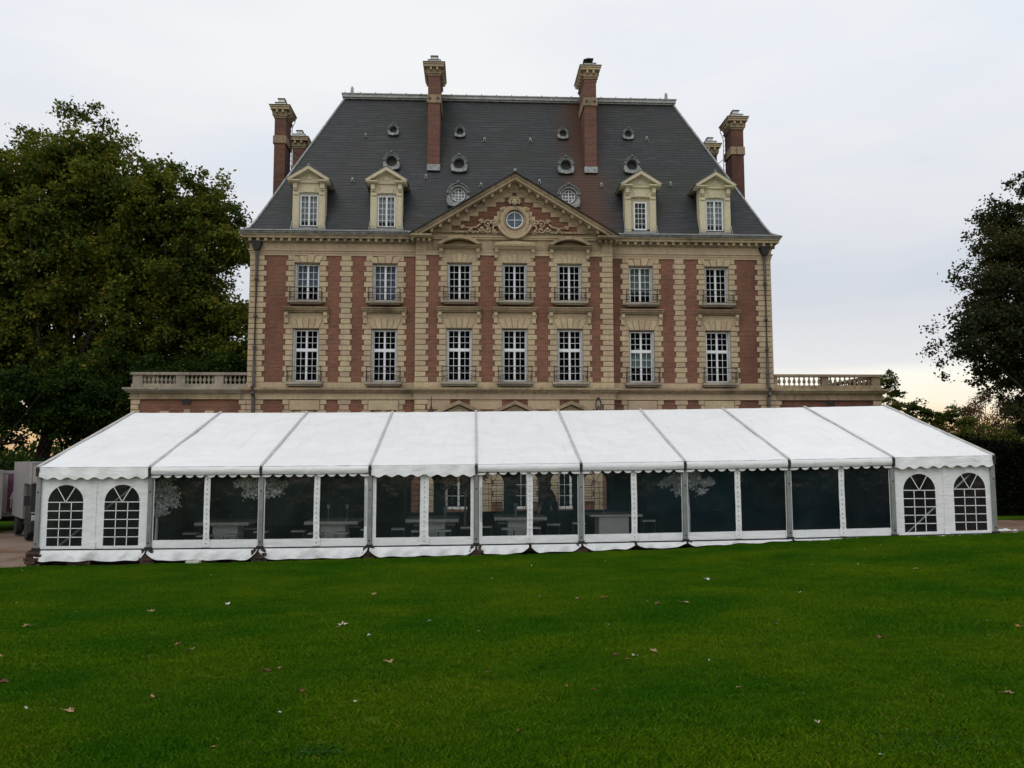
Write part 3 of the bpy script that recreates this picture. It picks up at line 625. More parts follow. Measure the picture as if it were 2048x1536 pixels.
for ax in AX_S+AX_C:
    y = 0 if ax in AX_S else CF
    mb = MB(); mb.cbox(-.83, .83, -.42, .20, 9.77, 9.875, .02); mb.box(-.74, .74, -.30, 0, 9.71, 9.77); HM('window_sill', mb.mesh('window_sill', 'stone_terrace'), (ax, y, 0))
    mb = MB(); mb.cbox(-.87, .87, -.44, .20, 5.83, 5.953, .02); mb.box(-.8, .8, -.34, 0, 5.76, 5.83); HM('window_sill', mb.mesh('window_sill', 'stone_terrace'), (ax, y, 0))
    HM('balcony_railing', r2, (ax, y, 9.875)); HM('balcony_railing', r1, (ax, y, 5.953))
# ground floor heads ------------------------------------------------------
for ax in AX_S:
    mb = MB(); mb.cbox(-.72, .72, -.09, .05, 4.62, 5.10, .02); HM('lintel_panel', mb.mesh('lintel_panel', 'stone'), (ax, 0, 0))
    voussoirs(ax, 0, 3.92, 4.60, .6, .75, 5)
    for sx in (-1, 1):
        for r in range(19):
            w = (.44, .34)[r % 2]; z = 5.14-(r+1)*PITCH_Z
            HM('ground_jamb_stone', stone_mesh(w if r > 1 else w-.14, PITCH_Z, .05), (ax+sx*((.6 if r > 1 else .74)+(w if r > 1 else w-.14)/2), 0, z))
for ax in AX_C:
    mb = MB(); y0, y1 = -.42, .03
    for sx in (-1, 1):
        ang = [(0, 5.06), (sx*1.24, 4.50), (sx*1.20, 4.36), (0, 4.88)]
        if sx < 0: ang = ang[::-1]
        ang = ang if sx > 0 else ang
        mb.prism(ang[::-1], y0, y1)
    HM('door_pediment', mb.mesh('door_pediment', 'stone_weathered'), (ax, CF, 0))
    mb = MB(); mb.prism([(-1.0, 4.34), (1.0, 4.34), (0, 4.84)], -.09, .02); mb.box(-1.22, 1.22, -.30, .02, 4.24, 4.34); HM('pediment_field', mb.mesh('pediment_field', 'stone'), (ax, CF, 0))
    mb = MB(); mb.cbox(-.13, .13, -.16, .02, 4.34, 4.68, .03); HM('keystone', mb.mesh('keystone', 'stone'), (ax, CF, 0))
    for sx in (-1, 1):
        for r in range(19):
            z = 5.14-(r+1)*PITCH_Z; w = (.50, .42)[r % 2]
            if z+PITCH_Z < 4.24: HM('ground_jamb_stone', stone_mesh(w, PITCH_Z, .05), (ax+sx*(.6+w/2), CF, z))
for x0, x1 in ((-4.2, -3.1), (-2.15, -.62), (.62, 2.15), (3.1, 4.2)):
    mb = MB(); mb.box(x0, x1, CF-.03, CF+.05, 4.66, 5.135); H(mb, 'spandrel_panel', 'stone')
for x0, x1 in ((-4.2, -3.80), (-1.55, -1.13), (1.13, 1.55), (3.80, 4.2)):
    for r in range(10): mb = MB(); mb.cbox(x0+.005, x1-.005, CF-.05, CF+.03, -.25+r*.45, .19+r*.45, .015); H(mb, 'ground_wall_stone', 'stone')
# wrought iron lantern brackets beside the garden doors
for sx in (-1, 1):
    mb = MB(); x = sx*3.98; y = CF-.35
    if sx > 0:
        mb.torus((x, y, 4.86), .12, .03, 16, 6, rz=2.6)
    else: mb.tube([(x, y, 4.4), (x, y, 5.28)], [.05, .012], 6)
    mb.tube([(x, CF, 4.55), (x, y, 4.55), (x, y, 4.3)], .03, 6)
    for k in range(4): a = k*PI/2+.4; mb.tube([(x+.12*math.cos(a), y+.12*math.sin(a), 4.3), (x+.09*math.cos(a), y+.09*math.sin(a), 4.62), (x, y, 4.85)], .014, 5)
    H(mb, 'lantern_bracket', 'iron')

# pediment ----------------------------------------------------------------
AP_Z, EN_Z, EN_X = 16.07, 13.02, 5.03; SL = (AP_Z-EN_Z)/EN_X
def rake(x, drop): return AP_Z-abs(x)*SL-drop
for sx in (-1, 1):
    def bar(d0, d1, y0, y1, xe=EN_X, mat='stone_weathered', nm='raking_cornice'):
        mb = MB(); P_ = [(0, AP_Z-d0), (0, AP_Z-d1), (sx*xe, rake(xe, d1)), (sx*xe, rake(xe, d0))]
        if sx < 0: P_ = P_[::-1]
        mb.prism(P_, y0, y1); H(mb, nm, mat)
    bar(0.0, .15, -1.0, .3); bar(.152, .27, -.93, .28, EN_X-.05, 'stone'); bar(.272, .33, -.55, .2, EN_X-.1, 'stone_weathered')
    md = MB()
    for i in range(11):
        x = .28+i*.415; z = rake(x, .33); a = math.atan(SL)
        md.prism([(sx*x-.07, z-.15+.0), (sx*x+.07, z-.15), (sx*x+.07, z+.03-.07*SL*sx*0), (sx*x-.07, z+.03)], -.86, -.50)
    H(md, 'modillion_row', 'stone_weathered', kind='stuff')
    mb = MB(); P_ = [(0, AP_Z-.33), (0, AP_Z-.56), (sx*4.5, rake(4.5, .56)), (sx*4.8, rake(4.8, .33))]
    mb.prism(P_ if sx > 0 else P_[::-1], CF-.12, .1); H(mb, 'raking_band', 'stone')
    # broken return of the horizontal cornice
    mb = MB(); xs = sorted((sx*3.98, sx*EN_X)); mb.box(xs[0], xs[1], -1.08, .0, 12.93, 13.02); mb.box(xs[0]+.03, xs[1]-.03, -.98, -.0, 12.87, 12.93); mb.box(xs[0]+.06, xs[1]-.06, -.6, 0, 12.80, 12.87)
    H(mb, 'cornice_return', 'stone_weathered')
    mb = MB()
    for i in range(4): x = sx*(4.12+i*.27); mb.cbox(x-.07, x+.07, -.9, -.45, 12.72, 12.868, .02)
    H(mb, 'modillion_row', 'stone_weathered', kind='stuff')
# tympanum: brick behind, stepped stones in front
mb = MB(); mb.prism([(-4.6, 13.06), (4.6, 13.06), (0, 15.72)], CF+.0, .2); H(mb, 'tympanum_wall', 'brick')
ZR0, RH = 13.37, .24
for k in range(9):
    z0 = ZR0+k*RH; z1 = z0+RH; hw = 3.06-.43*k if k < 7 else (.10 if k == 7 else 0)
    for sx in (-1, 1):
        xo0, xo1 = (AP_Z-.50-z0)/SL, (AP_Z-.50-z1)/SL; e = .006; sp = []
        mid = (hw+xo1)/2
        if xo0 - hw > 1.6:  parts = [(hw, mid), (mid, None)]
        else: parts = [(hw, None)]
        for a, b_ in parts:
            if b_ is None: P_ = [(a+e, z0+e), (max(xo0, a+.05), z0+e), (max(xo1, a+.02), z1-e), (a+e, z1-e)]
            else: P_ = [(a+e, z0+e), (b_-e, z0+e), (b_-e, z1-e), (a+e, z1-e)]
            P_ = [(sx*x, z) for x, z in P_]
            if sx < 0: P_ = P_[::-1]
            mb = MB(); mb.prism(P_, CF-.06-random.random()*.012, CF+.03); H(mb, 'tympanum_stone', 'stone')
mb = MB(); mb.prism([(-.42, ZR0+9*RH), (.42, ZR0+9*RH), (0, ZR0+9*RH+.26)], CF-.06, CF+.03); H(mb, 'tympanum_stone', 'stone')
for i in range(5):
    x0 = -4.05+i*1.62; mb = MB(); mb.cbox(x0+.005, x0+1.615, CF-.07, CF+.05, 13.08, 13.365, .01); H(mb, 'tympanum_stone', 'stone')
# oculus with cartouche
OZ = 13.92
def ring_outline(fn, n=48): return [(fn(2*PI*i/n)*math.cos(2*PI*i/n), OZ+fn(2*PI*i/n)*math.sin(2*PI*i/n)) for i in range(n)]
def cart(a):
    s_, c_ = math.sin(a), math.cos(a)
    if s_ < 0: return .60+.40*max(0, -s_)**3+.10*abs(c_)
    return .72-.05*abs(math.sin(3*a))
mb = MB(); mb.plate(ring_outline(cart), ring_outline(lambda a: .50), CF-.20, CF+.02); H(mb, 'cartouche', 'stone')
mb = MB()
for x0, x1, z0, z1 in ((.62, 1.02, 13.62, 13.86), (.60, 1.0, 13.865, 14.10), (.50, .86, 14.105, 14.34), (.42, .60, 14.345, 14.58)):
    for sx in (-1, 1): xs = sorted((sx*x0, sx*x1)); mb.cbox(xs[0], xs[1], CF-.10, CF+.03, z0, z1)
H(mb, 'oculus_surround_stones', 'stone', kind='stuff')
mb = MB(); mb.torus((0, CF-.20, OZ), .50, .055, 36, 8); H(mb, 'oculus_moulding', 'stone_weathered', smooth=True)
mb = MB(); mb.torus((0, CF+.03, OZ), .405, .045, 36, 8); mb.box(-.015, .015, CF+.01, CF+.04, OZ-.4, OZ+.4); mb.box(-.4, .4, CF+.012, CF+.038, OZ-.015, OZ+.015); ow = H(mb, 'oculus_window', 'paint_white'); ow.location.y = -.075
mb = MB(); mb.prism([(.40*math.cos(2*PI*i/24), OZ+.40*math.sin(2*PI*i/24)) for i in range(24)], CF+.046, CF+.05); mb.build('backing', 'curtain_refl_blue', ow)
for qa in range(4):
    mb = MB(); pts = [(.015*(1 if qa in (0, 3) else -1), OZ+.015*(1 if qa < 2 else -1))]
    pts += [(.39*math.cos(qa*PI/2+i*PI/16), OZ+.39*math.sin(qa*PI/2+i*PI/16)) for i in range(9)]
    mb.prism(pts, CF+.022, CF+.026); mb.build('pane', 'glass', ow)
def spiral(mb, c, r0, turns, dirx, r, y, up=1, n=22):
    pts = []
    for k in range(n+1):
        a = k/n*turns*2*PI; rr = r0*(1-.8*k/n); pts.append((c[0]+dirx*rr*math.cos(a), y-.03*k/n, c[1]+up*rr*math.sin(a)))
    mb.tube(pts, [r*(1-.5*k/n) for k in range(n+1)], 6); mb.ball((c[0], y-.04, c[1]), r*1.3, 6, 4)
mb = MB(); y = CF-.22                          # shield collar under the window
for R_, rr, dz in ((.80, .085, .03), (.66, .05, .0)):
    pts = []
    for k in range(21):
        a = PI*1.12+PI*.76*k/20; pts.append((R_*1.05*math.cos(a), y-.05*math.sin(PI*k/20), OZ-.05+dz+R_*1.02*math.sin(a)*(1+.12*math.sin(PI*k/20))))
    mb.tube(pts, rr, 6)
for k in range(9): a = PI*1.3+PI*.4*k/8; mb.ball((.74*math.cos(a), y-.05, OZ-.06+.80*math.sin(a)), .05, 6, 4)
H(mb, 'shield_collar', 'stone', smooth=True)
for sx in (-1, 1):
    mb = MB()
    for cx, cz, r0, d, u in ((.98, 13.72, .20, 1, 1), (1.32, 13.70, .22, -1, 1), (1.62, 13.82, .12, 1, 1), (1.30, 13.42, .17, 1, -1), (.98, 13.32, .14, -1, -1), (1.62, 13.46, .14, 1, -1), (2.55, 13.52, .11, -1, 1), (2.15, 13.40, .10, 1, -1)):
        spiral(mb, (sx*cx, cz), r0, 1.3, sx*d, .045, CF-.10, u)
    mb.tube([(sx*1.68, CF-.1, 13.70), (sx*1.85, CF-.11, 13.55), (sx*2.15, CF-.10, 13.50), (sx*2.5, CF-.09, 13.52)], [.05, .045, .035, .03], 6)
    for k in range(9): mb.ball((sx*(1.75+.16*k), CF-.08, 13.30+.03*math.sin(k*2)), .05-.002*k, 6, 4)
    for k in range(6): mb.ball((sx*(1.02+.05*math.sin(k)), CF-.13, 13.6-.07*k), .055, 6, 4)
    H(mb, 'scroll_ornament', 'stone', smooth=True)
    mb = MB()
    for k in range(9): a = .05+k*.14; mb.ball((sx*(.62+.18*math.cos(a*1.3)), CF-.13-.02*math.sin(k*2.), 13.86+k*.082), .06-.003*k, 6, 4)
    spiral(mb, (sx*.62, 14.42), .10, 1.2, sx, .035, CF-.12, 1)
    H(mb, 'garland', 'stone', smooth=True)
mb = MB(); c = (0, CF-.22, 14.78)              # lion mask over the window
mb.ball(c, .16, 10, 7, (1, .8, 1.05)); mb.ball((0, CF-.36, 14.70), .085, 8, 5, (1, .9, .75)); mb.ball((0, CF-.34, 14.63), .055, 8, 5, (1.2, .8, .6)); mb.ball((0, CF-.40, 14.75), .03, 6, 4)
for sx in (-1, 1): mb.ball((sx*.07, CF-.32, 14.83), .04, 6, 4); mb.ball((sx*.11, CF-.28, 14.70), .05, 6, 4)
for k in range(12): a = PI*(-.1)+1.2*PI*k/11; mb.ball((.23*math.cos(a), CF-.17, 14.80+.21*math.sin(a)), .065, 6, 4, (1, .8, 1)); 
for k in range(8): a = 1.0*PI*k/7; mb.ball((.30*math.cos(a), CF-.12, 14.84+.24*math.sin(a)), .05, 6, 4)
H(mb, 'lion_mask', 'stone', smooth=True)

# roof --------------------------------------------------------------------
PROF = [(0, 13.23), (.20, 13.30), (.42, 13.45), (.62, 13.80), (.86, 14.32), (1.14, 14.92), (1.44, 15.60), (1.72, 16.22), (2.36, 17.62), (3.36, 19.80), (4.3, 21.84)]
PS = np.array([p[0] for p in PROF]); PZ = np.array([p[1] for p in PROF])
ln = np.concatenate([[0], np.cumsum(np.hypot(np.diff(PS), np.diff(PZ)))])
nc = int(ln[-1]/.185); rings = []
for i in range(nc+1):
    q = ln[-1]*i/nc; s_ = float(np.interp(q, ln, PS)); z_ = float(np.interp(q, ln, PZ))
    if i > 0: rings.append((s_+.008, z_))       # tucked under the course above
    if i < nc: rings.append((s_, z_+.0))
EX, EY0, EY1 = HW+.5, -.5, 13.5
mb = MB(); vs = []
for s_, z_ in rings: vs += [(-EX+s_, EY0+s_, z_), (EX-s_, EY0+s_, z_), (EX-s_, EY1-s_, z_), (-EX+s_, EY1-s_, z_)]
fs = [(i*4+k, i*4+(k+1) % 4, (i+1)*4+(k+1) % 4, (i+1)*4+k) for i in range(len(rings)-1) for k in range(4)]
mb.add(vs, fs+[tuple(4*(len(rings)-1)+k for k in range(4))]); H(mb, 'roof', 'slate')
def roof_z(s_): return float(np.interp(s_, PS, PZ))
def roof_y(z_): return float(np.interp(z_, PZ, PS))+EY0
for sx in (-1, 1):                              # lead hips
    for sy in (0, 1):
        mb = MB(); pts = [(sx*(EX-s_), EY0+s_ if sy == 0 else EY1-s_, z_+.03) for s_, z_ in PROF[1:]]; mb.tube(pts, .055, 6); H(mb, 'hip_roll', 'lead_light')
TW = EX-4.3; TY0, TY1 = EY0+4.3, EY1-4.3
mb = MB()
for x0, x1, y0, y1 in ((-TW-.12, TW+.12, TY0-.12, TY0+.15), (-TW-.12, TW+.12, TY1-.15, TY1+.12)):
    mb.box(x0, x1, y0, y1, 21.74, 21.82)
mb.box(-TW-.16, TW+.16, TY0-.20, TY1+.20, 21.82, 21.98); mb.box(-TW-.20, TW+.20, TY0-.24, TY1+.24, 21.98, 22.03)
H(mb, 'ridge_cap', 'zinc')
mb = MB(); x = -TW
while x < TW: mb.box(x-.025, x+.025, TY0-.26, TY0+.4, 22.03, 22.07); x += .82
H(mb, 'ridge_roll', 'zinc', kind='stuff')
for sx in (-1, 1):
    mb = MB(); mb.lathe([(.11, 0), (.10, .12), (.085, .14), (.08, .34), (.03, .44)], 10, (sx*8.62, TY0-.05, 22.03)); H(mb, 'finial', 'zinc')
# gutter edge strip on the roof foot
for sx in (-1, 1):
    mb = MB(); xs = sorted((sx*5.1, sx*(EX-.1))); mb.box(xs[0], xs[1], -.49, -.44, 13.271, 13.305); H(mb, 'eaves_flashing', 'zinc')

# chimneys ----------------------------------------------------------------
def chimney(x0, x1, y0, y1, z0, zb, bands, pot=True, cowl=False, base=True):
    ch = HM('chimney', None, ((x0+x1)/2, (y0+y1)/2, z0)); cx, cy = (x0+x1)/2, (y0+y1)/2; hx, hy = (x1-x0)/2, (y1-y0)/2
    def p(name, mb, mat): return mk(name, mb.mesh(name, mat), ch, (-cx, -cy, -z0))
    mb = MB(); mb.box(x0, x1, y0, y1, z0, zb+.1); p('shaft', mb, 'brick_stack')
    def ring(mb, z_0, z_1, e): mb.box(x0-e, x1+e, y0-e, y1+e, z_0, z_1)
    for a, b_ in bands: mb = MB(); mb.cbox(x0-.06, x1+.06, y0-.06, y1+.06, a, b_, .02); p('stone_band', mb, 'stone_weathered')
    mb = MB(); ring(mb, zb, zb+.10, .04); ring(mb, zb+.10, zb+.14, .09); ring(mb, zb+.14, zb+.42, .05); p('chimney_neck', mb, 'stone_weathered')
    mb = MB()
    for k in range(2):
        x = cx+(-.5+k)*hx*1.05; mb.cbox(x-.055, x+.055, y0-.18, y0-.04, zb+.26, zb+.44, .02)
    for k in range(max(2, int(hy*2/.36))):
        n_ = max(2, int(hy*2/.36)); y_ = cy-hy+(k+.5)*2*hy/n_
        mb.box(x0-.18, x0-.04, y_-.055, y_+.055, zb+.26, zb+.44); mb.box(x1+.04, x1+.18, y_-.055, y_+.055, zb+.26, zb+.44)
    p('modillion_row', mb, 'stone')['kind'] = 'stuff'
    mb = MB(); ring(mb, zb+.44, zb+.56, .20); ring(mb, zb+.56, zb+.64, .24); p('cap_stone', mb, 'stone')
    mb = MB(); ring(mb, zb+.64, zb+.67, .27); p('cap_lead', mb, 'alu_dark')
    mb = MB(); ring(mb, zb+.67, zb+.87, -.0); p('flue_block', mb, 'flue_white')
    mb = MB(); ring(mb, zb+.87, zb+.89, .03); p('cap_lead', mb, 'alu_dark')
    if cowl:
        mb = MB(); c_ = (cx-.05, y0+.35, zb+.89)
        for k in range(4): a = PI/4+k*PI/2; mb.tube([(c_[0]+.24*math.cos(a), c_[1]+.24*math.sin(a), c_[2]), (c_[0]+.24*math.cos(a), c_[1]+.24*math.sin(a), c_[2]+.26)], .025, 5)
        mb.add([(c_[0]-.27, c_[1]-.25, c_[2]+.24), (c_[0]+.27, c_[1]-.25, c_[2]+.30), (c_[0]+.27, c_[1]+.25, c_[2]+.30), (c_[0]-.27, c_[1]+.25, c_[2]+.24), (c_[0], c_[1], c_[2]+.46)], [(0, 1, 4), (1, 2, 4), (2, 3, 4), (3, 0, 4), (3, 2, 1, 0)])
        mb.box(c_[0]-.27, c_[0]+.20, c_[1]-.2, c_[1]+.2, c_[2], c_[2]+.07); p('cowl', mb, 'black_metal_or_shade')
    else:
        for k in range(max(1, int(hy*2/.8))):
            y_ = y0+.3+k*.7; mb = MB(); mb.box(cx-.16, cx+.16, y_-.16, y_+.16, zb+.89, zb+1.12); p('chimney_pot', mb, 'flue_white')
            mb = MB(); mb.box(cx-.20, cx+.20, y_-.2, y_+.2, zb+1.12, zb+1.16); p('pot_lid', mb, 'black_metal_or_shade')
    if base:
        mb = MB(); mb.box(x0-.03, x1+.03, y0-.05, y1, z0, z0+.32); p('lead_base', mb, 'lead_light')
    return ch
for sx in (-1, 1):
    x0, x1 = sorted((sx*3.76, sx*4.38)); ch = chimney(x0, x1, 1.52, 3.45, 17.03, 22.08, [(20.62, 21.06)], cowl=sx > 0)
    mb = MB()
    for q in (-1, 1):
        x = sx*4.07+q*.21; mb.box(x-.09, x+.09, 1.44, 1.46, 20.82, 20.86); mb.box(x-.02, x+.02, 1.435, 1.465, 20.75, 20.94)
    H(mb, 'iron_tie', 'iron')
SCH = {-1: (12.7, 12.11, 3.6, 4.85, 20.55), 1: (12.72, 12.05, 3.2, 4.3, 20.2)}
for sx in (-1, 1):
    a, b_, y0, y1, zb = SCH[sx]; x0, x1 = sorted((sx*a, sx*b_)); chimney(x0, x1, y0, y1, 13.1, zb, [(zb-1.42, zb-.98)], base=False)
    chimney(*sorted((sx*12.7, sx*12.0)), 7.9, 9.1, 13.1, 20.55, [(19.1, 19.5)], base=False)
    # access ladder with hooped top and a stay rod
    mb = MB(); xl = sx*(b_-.10)
    for yy in (y0+.75, y0+1.1): mb.tube([(xl, yy, 14.4), (xl, yy, zb-.1), (xl-sx*.16, yy, zb+.3), (xl-sx*.16, yy, zb+.65), (xl-sx*.02, yy, zb+.8)], .02, 5)
    for k in range(22): mb.tube([(xl, y0+.75, 14.6+k*.28), (xl, y0+1.1, 14.6+k*.28)], .012, 4)
    H(mb, 'chimney_ladder', 'alu_dark')
    mb = MB(); mb.tube([(sx*(b_), y1-.1, zb-1.2), (sx*(b_-.8), 9.2, zb-1.25)], .018, 5); H(mb, 'stay_rod', 'iron')

# dormers ------------------------------------------------------------------
def dormer(ax, kit, me, curtain_or_reflection):
    d = HM('dormer', None, (ax, -.1, 13.4)); L = lambda name, mb, mat, **k: mb.build(name, mat, d, (0, 0, 0), **k)
    for sx in (-1, 1):
        mb = MB(); xs = sorted((sx*.47, sx*.78)); mb.box(xs[0], xs[1], 0, .5, .12, 1.86); mb.box(xs[0]+.05, xs[1]-.05, -.015, 0, .2, 1.66)
        mb.box(xs[0]+.03, xs[1]-.03, -.05, 0, 1.74, 1.86); L('dormer_pier', mb, 'stone_pale')
        mb = MB(); xs = sorted((sx*.56, sx*.76)); mb.cbox(xs[0], xs[1], -.16, .1, 2.03, 2.30, .02); mb.box(xs[0]+.02, xs[1]-.02, -.10, .1, 1.96, 2.03); L('dormer_bracket', mb, 'stone_pale')
    mb = MB(); mb.box(-.78, .78, .01, .5, 1.86, 2.34); mb.prism([(-.30, 1.87), (.30, 1.87), (.34, 2.10), (.2, 2.16), (.1, 2.16), (.08, 2.20), (-.08, 2.20), (-.1, 2.16), (-.2, 2.16), (-.34, 2.10)], -.03, .01); L('dormer_lintel', mb, 'stone_pale')
    mb = MB(); mb.box(-.78, .78, -.04, .3, -.12, .10); mb.box(-.83, .83, -.07, .3, -.16, -.12)
    L('dormer_apron', mb, 'lead_light')
    for sx in (-1, 1):
        mb = MB(); mb.tube([(sx*.79, -.04, .42), (sx*.80, -.06, .2), (sx*.86, -.12, -.14)], .022, 5); L('apron_flashing', mb, 'zinc')
    mb = MB()
    for sx in (-1, 1): xs = sorted((sx*.42, sx*1.0)); mb.box(xs[0], xs[1], -.30, .3, 2.36, 2.42); mb.box(xs[0]+.02, xs[1]-.02, -.22, .3, 2.31, 2.36)
    mb.box(-.42, .42, -.06, .2, 2.33, 2.40); L('dormer_cornice', mb, 'stone_pale')
    mb = MB(); sl = .66/1.02
    for sx in (-1, 1):
        P_ = [(0, 3.10), (0, 2.93), (sx*.84, 2.421), (sx*1.02, 2.421), (sx*1.02, 2.46)]
        mb.prism(P_ if sx < 0 else P_[::-1], -.32, .25)
    L('dormer_rake', mb, 'stone_pale')
    mb = MB(); mb.prism([(-.84, 2.41), (.84, 2.41), (0, 2.93)], -.02, .25); mb.prism([(-.10, 2.5), (.10, 2.5), (.13, 2.68), (0, 2.74), (-.13, 2.68)], -.05, -.02); L('dormer_tympanum', mb, 'stone_pale')
    # slated cheeks and saddle roof running back into the main roof
    mb = MB(); yb = 2.0
    mb.box(-.77, -.70, .5, yb, .0, 2.36); mb.box(.70, .77, .5, yb, .0, 2.36); L('dormer_cheek', mb, 'slate')
    mb = MB(); yb2 = 2.3
    vs = [(-1.06, -.33, 2.43), (0, -.33, 3.12), (1.06, -.33, 2.43), (-1.06, yb2, 2.43), (0, yb2, 3.12), (1.06, yb2, 2.43)]; vs += [(x, y_, z_+.035) for x, y_, z_ in vs]
    mb.add(vs, [(0, 1, 4, 3), (1, 2, 5, 4), (6, 9, 10, 7), (7, 10, 11, 8), (0, 6, 7, 1), (1, 7, 8, 2), (0, 3, 9, 6), (2, 8, 11, 5)]); L('dormer_roof', mb, 'lead')
    mb = MB()
    for sx in (-1, 1): mb.box(*sorted((sx*.78, sx*1.02)), .25, yb2-.4, 2.34, 2.42)
    L('dormer_soffit', mb, 'stone_weathered')
    mb = MB(); mb.ball((0, -.2, 3.18), .055, 8, 5); mb.ball((-1.0, .9, 2.40), .05, 6, 4); mb.ball((1.0, .9, 2.40), .05, 6, 4); L('roof_knob', mb, 'zinc')
    w_ = place_window(kit, me, (0, .16, .14), 'dormer_window', d)
    mb = MB(); n = 20; vs = []
    w2 = kit[2]
    for i in range(n+1): x = -w2/2+w2*i/n; vs += [(x, .25+.015*math.sin(i*2.2), .16), (x, .25+.015*math.sin(i*2.2), 1.84)]
    mb.add(vs, [(2*i, 2*i+2, 2*i+3, 2*i+1) for i in range(n)]); L('curtain_or_reflection', mb, curtain_or_reflection)
    mb = MB(); mb.box(-.47, .47, .17, .22, .10, .14); mb.box(-.47, -w2/2, .15, .20, .14, 1.86); mb.box(w2/2, .47, .15, .20, .14, 1.86); mb.box(-w2/2, w2/2, .15, .2, .14+kit[3], 1.86); L('dormer_frame', mb, 'paint_white' if w2 > .8 else 'stone_pale')
    return d
KD = (*window_kit(.86, 1.62, 4, 5, None, .045, .06, .02), .86, 1.62); KE = (*window_kit(.66, 1.50, 3, 5, None, .06, .06, .022), .66, 1.50)
md_, me_ = KD[0].mesh('dormer_window_frame', 'paint_white'), KE[0].mesh('dormer_window_frame', 'paint_white')
for ax in (-10.03, -6.27, 6.28, 10.03):
    if ax == 6.28: dormer(ax, KE, me_, 'curtain_dark')
    else: dormer(ax, KD, md_, 'curtain_dormer')

# round lucarnes -------------------------------------------------------------
def lucarne(x, z, R, kind):
    yf = roof_y(z)-.38*R/.4-.05
    d = HM('round_dormer', None, (x, yf, z)); L = lambda name, mb, mat, **k: mb.build(name, mat, d, (0, 0, 0), **k)
    n = 32; inn = [(R*math.cos(2*PI*i/n), R*math.sin(2*PI*i/n)) for i in range(n)]
    def out(a):
        c_, s_ = math.cos(a), math.sin(a)
        if s_ > -.15: return 1.38*R+(.28*R if s_ > .94 else 0)
        return min(1.55*R/max(.2, abs(c_)), 1.45*R/max(.2, -s_), 1.9*R)
    ou = [(out(2*PI*i/n)*math.cos(2*PI*i/n), out(2*PI*i/n)*math.sin(2*PI*i/n)) for i in range(n)]
    mb = MB(); mb.plate(ou, inn, -.02, R*2.6); L('lead_front', mb, 'lead_light')
    mb = MB(); mb.torus((0, -.03, .06*R), 1.42*R, .15*R, 20, 7, .12, PI-.12)
    for sx in (-1, 1): mb.ball((sx*1.42*R, -.05, .18*R), .24*R, 8, 5); mb.ball((sx*1.58*R, .0, -.28*R), .13*R, 6, 4)
    mb.ball((0, -.06, 1.62*R), .26*R, 8, 5, (1.2, .8, 1)); mb.ball((0, -.06, 1.95*R), .12*R, 6, 4); mb.torus((0, -.03, 0), 1.08*R, .07*R, 24, 6)
    L('scrolled_hood', mb, 'lead', smooth=True)
    mb = MB(); mb.prism([(-1.5*R, -1.45*R), (-.9*R, -1.62*R), (0, -1.75*R), (.9*R, -1.62*R), (1.5*R, -1.45*R), (1.3*R, -1.1*R), (-1.3*R, -1.1*R)], -.05, .1); L('lead_apron', mb, 'lead_light')
    mb = MB(); mb.prism([(R*1.02*math.cos(2*PI*i/20), R*1.02*math.sin(2*PI*i/20)) for i in range(20)], R*.9, R*.95); L('backing', mb, 'curtain_dormer' if kind else 'mesh_dark')
    if kind:
        mb = MB(); mb.torus((0, .12, 0), .88*R, .09*R, 24, 6)
        for q in (-.42, 0, .42): wq = .05*R if q == 0 else .03*R; mb.box(q*R-wq, q*R+wq, .10, .14, -.88*R, .88*R); mb.box(-.88*R, .88*R, .102, .138, q*R-wq, q*R+wq)
        L('round_window', mb, 'paint_white')
for sx in (-1, 1):
    lucarne(sx*2.74, 19.55, .185, 0); lucarne(sx*6.25, 19.6, .185, 0); lucarne(sx*2.76, 17.42, .27, 0); lucarne(sx*6.22, 17.5, .27, 0); lucarne(sx*2.77, 15.45, .37, 1)
for x, z in ((-7.69, 19.18), (-1.44, 19.05), (.99, 19.07), (7.25, 19.3), (-8.14, 16.32), (-4.44, 16.6), (-1.63, 16.12), (1.36, 16.39), (4.55, 16.23), (8.15, 16.36)):
    y = roof_y(z); mb = MB(); mb.ball((0, -.04, .1), .07, 8, 5, (1, .9, 1.2)); mb.tube([(-.05, -.06, .02), (-.07, -.09, -.08)], .02, 5); mb.tube([(.05, -.06, .02), (.06, -.1, -.09)], .02, 5); HM('roof_vent', mb.mesh('roof_vent', 'zinc', True), (x, y, z))
# slate roof of the middle pediment running back
mb = MB(); yb = 2.6
vs = [(-5.06, -1.12, EN_Z-.01), (0, -1.12, AP_Z+.01), (5.06, -1.12, EN_Z-.01), (-5.06, yb, EN_Z-.01), (0, yb, AP_Z+.01), (5.06, yb, EN_Z-.01)]; vs += [(x, y_, z_+.05) for x, y_, z_ in vs]
mb.add(vs, [(0, 1, 4, 3), (1, 2, 5, 4), (6, 9, 10, 7), (7, 10, 11, 8), (0, 6, 7, 1), (1, 7, 8, 2)]); H(mb, 'pediment_roof', 'slate')
mb = MB(); mb.ball((0, -1.0, AP_Z+.14), .08, 8, 5); mb.ball((-5.05, -.95, 13.1), .07, 8, 5); mb.ball((5.05, -.95, 13.1), .07, 8, 5); H(mb, 'lead_knob', 'zinc')

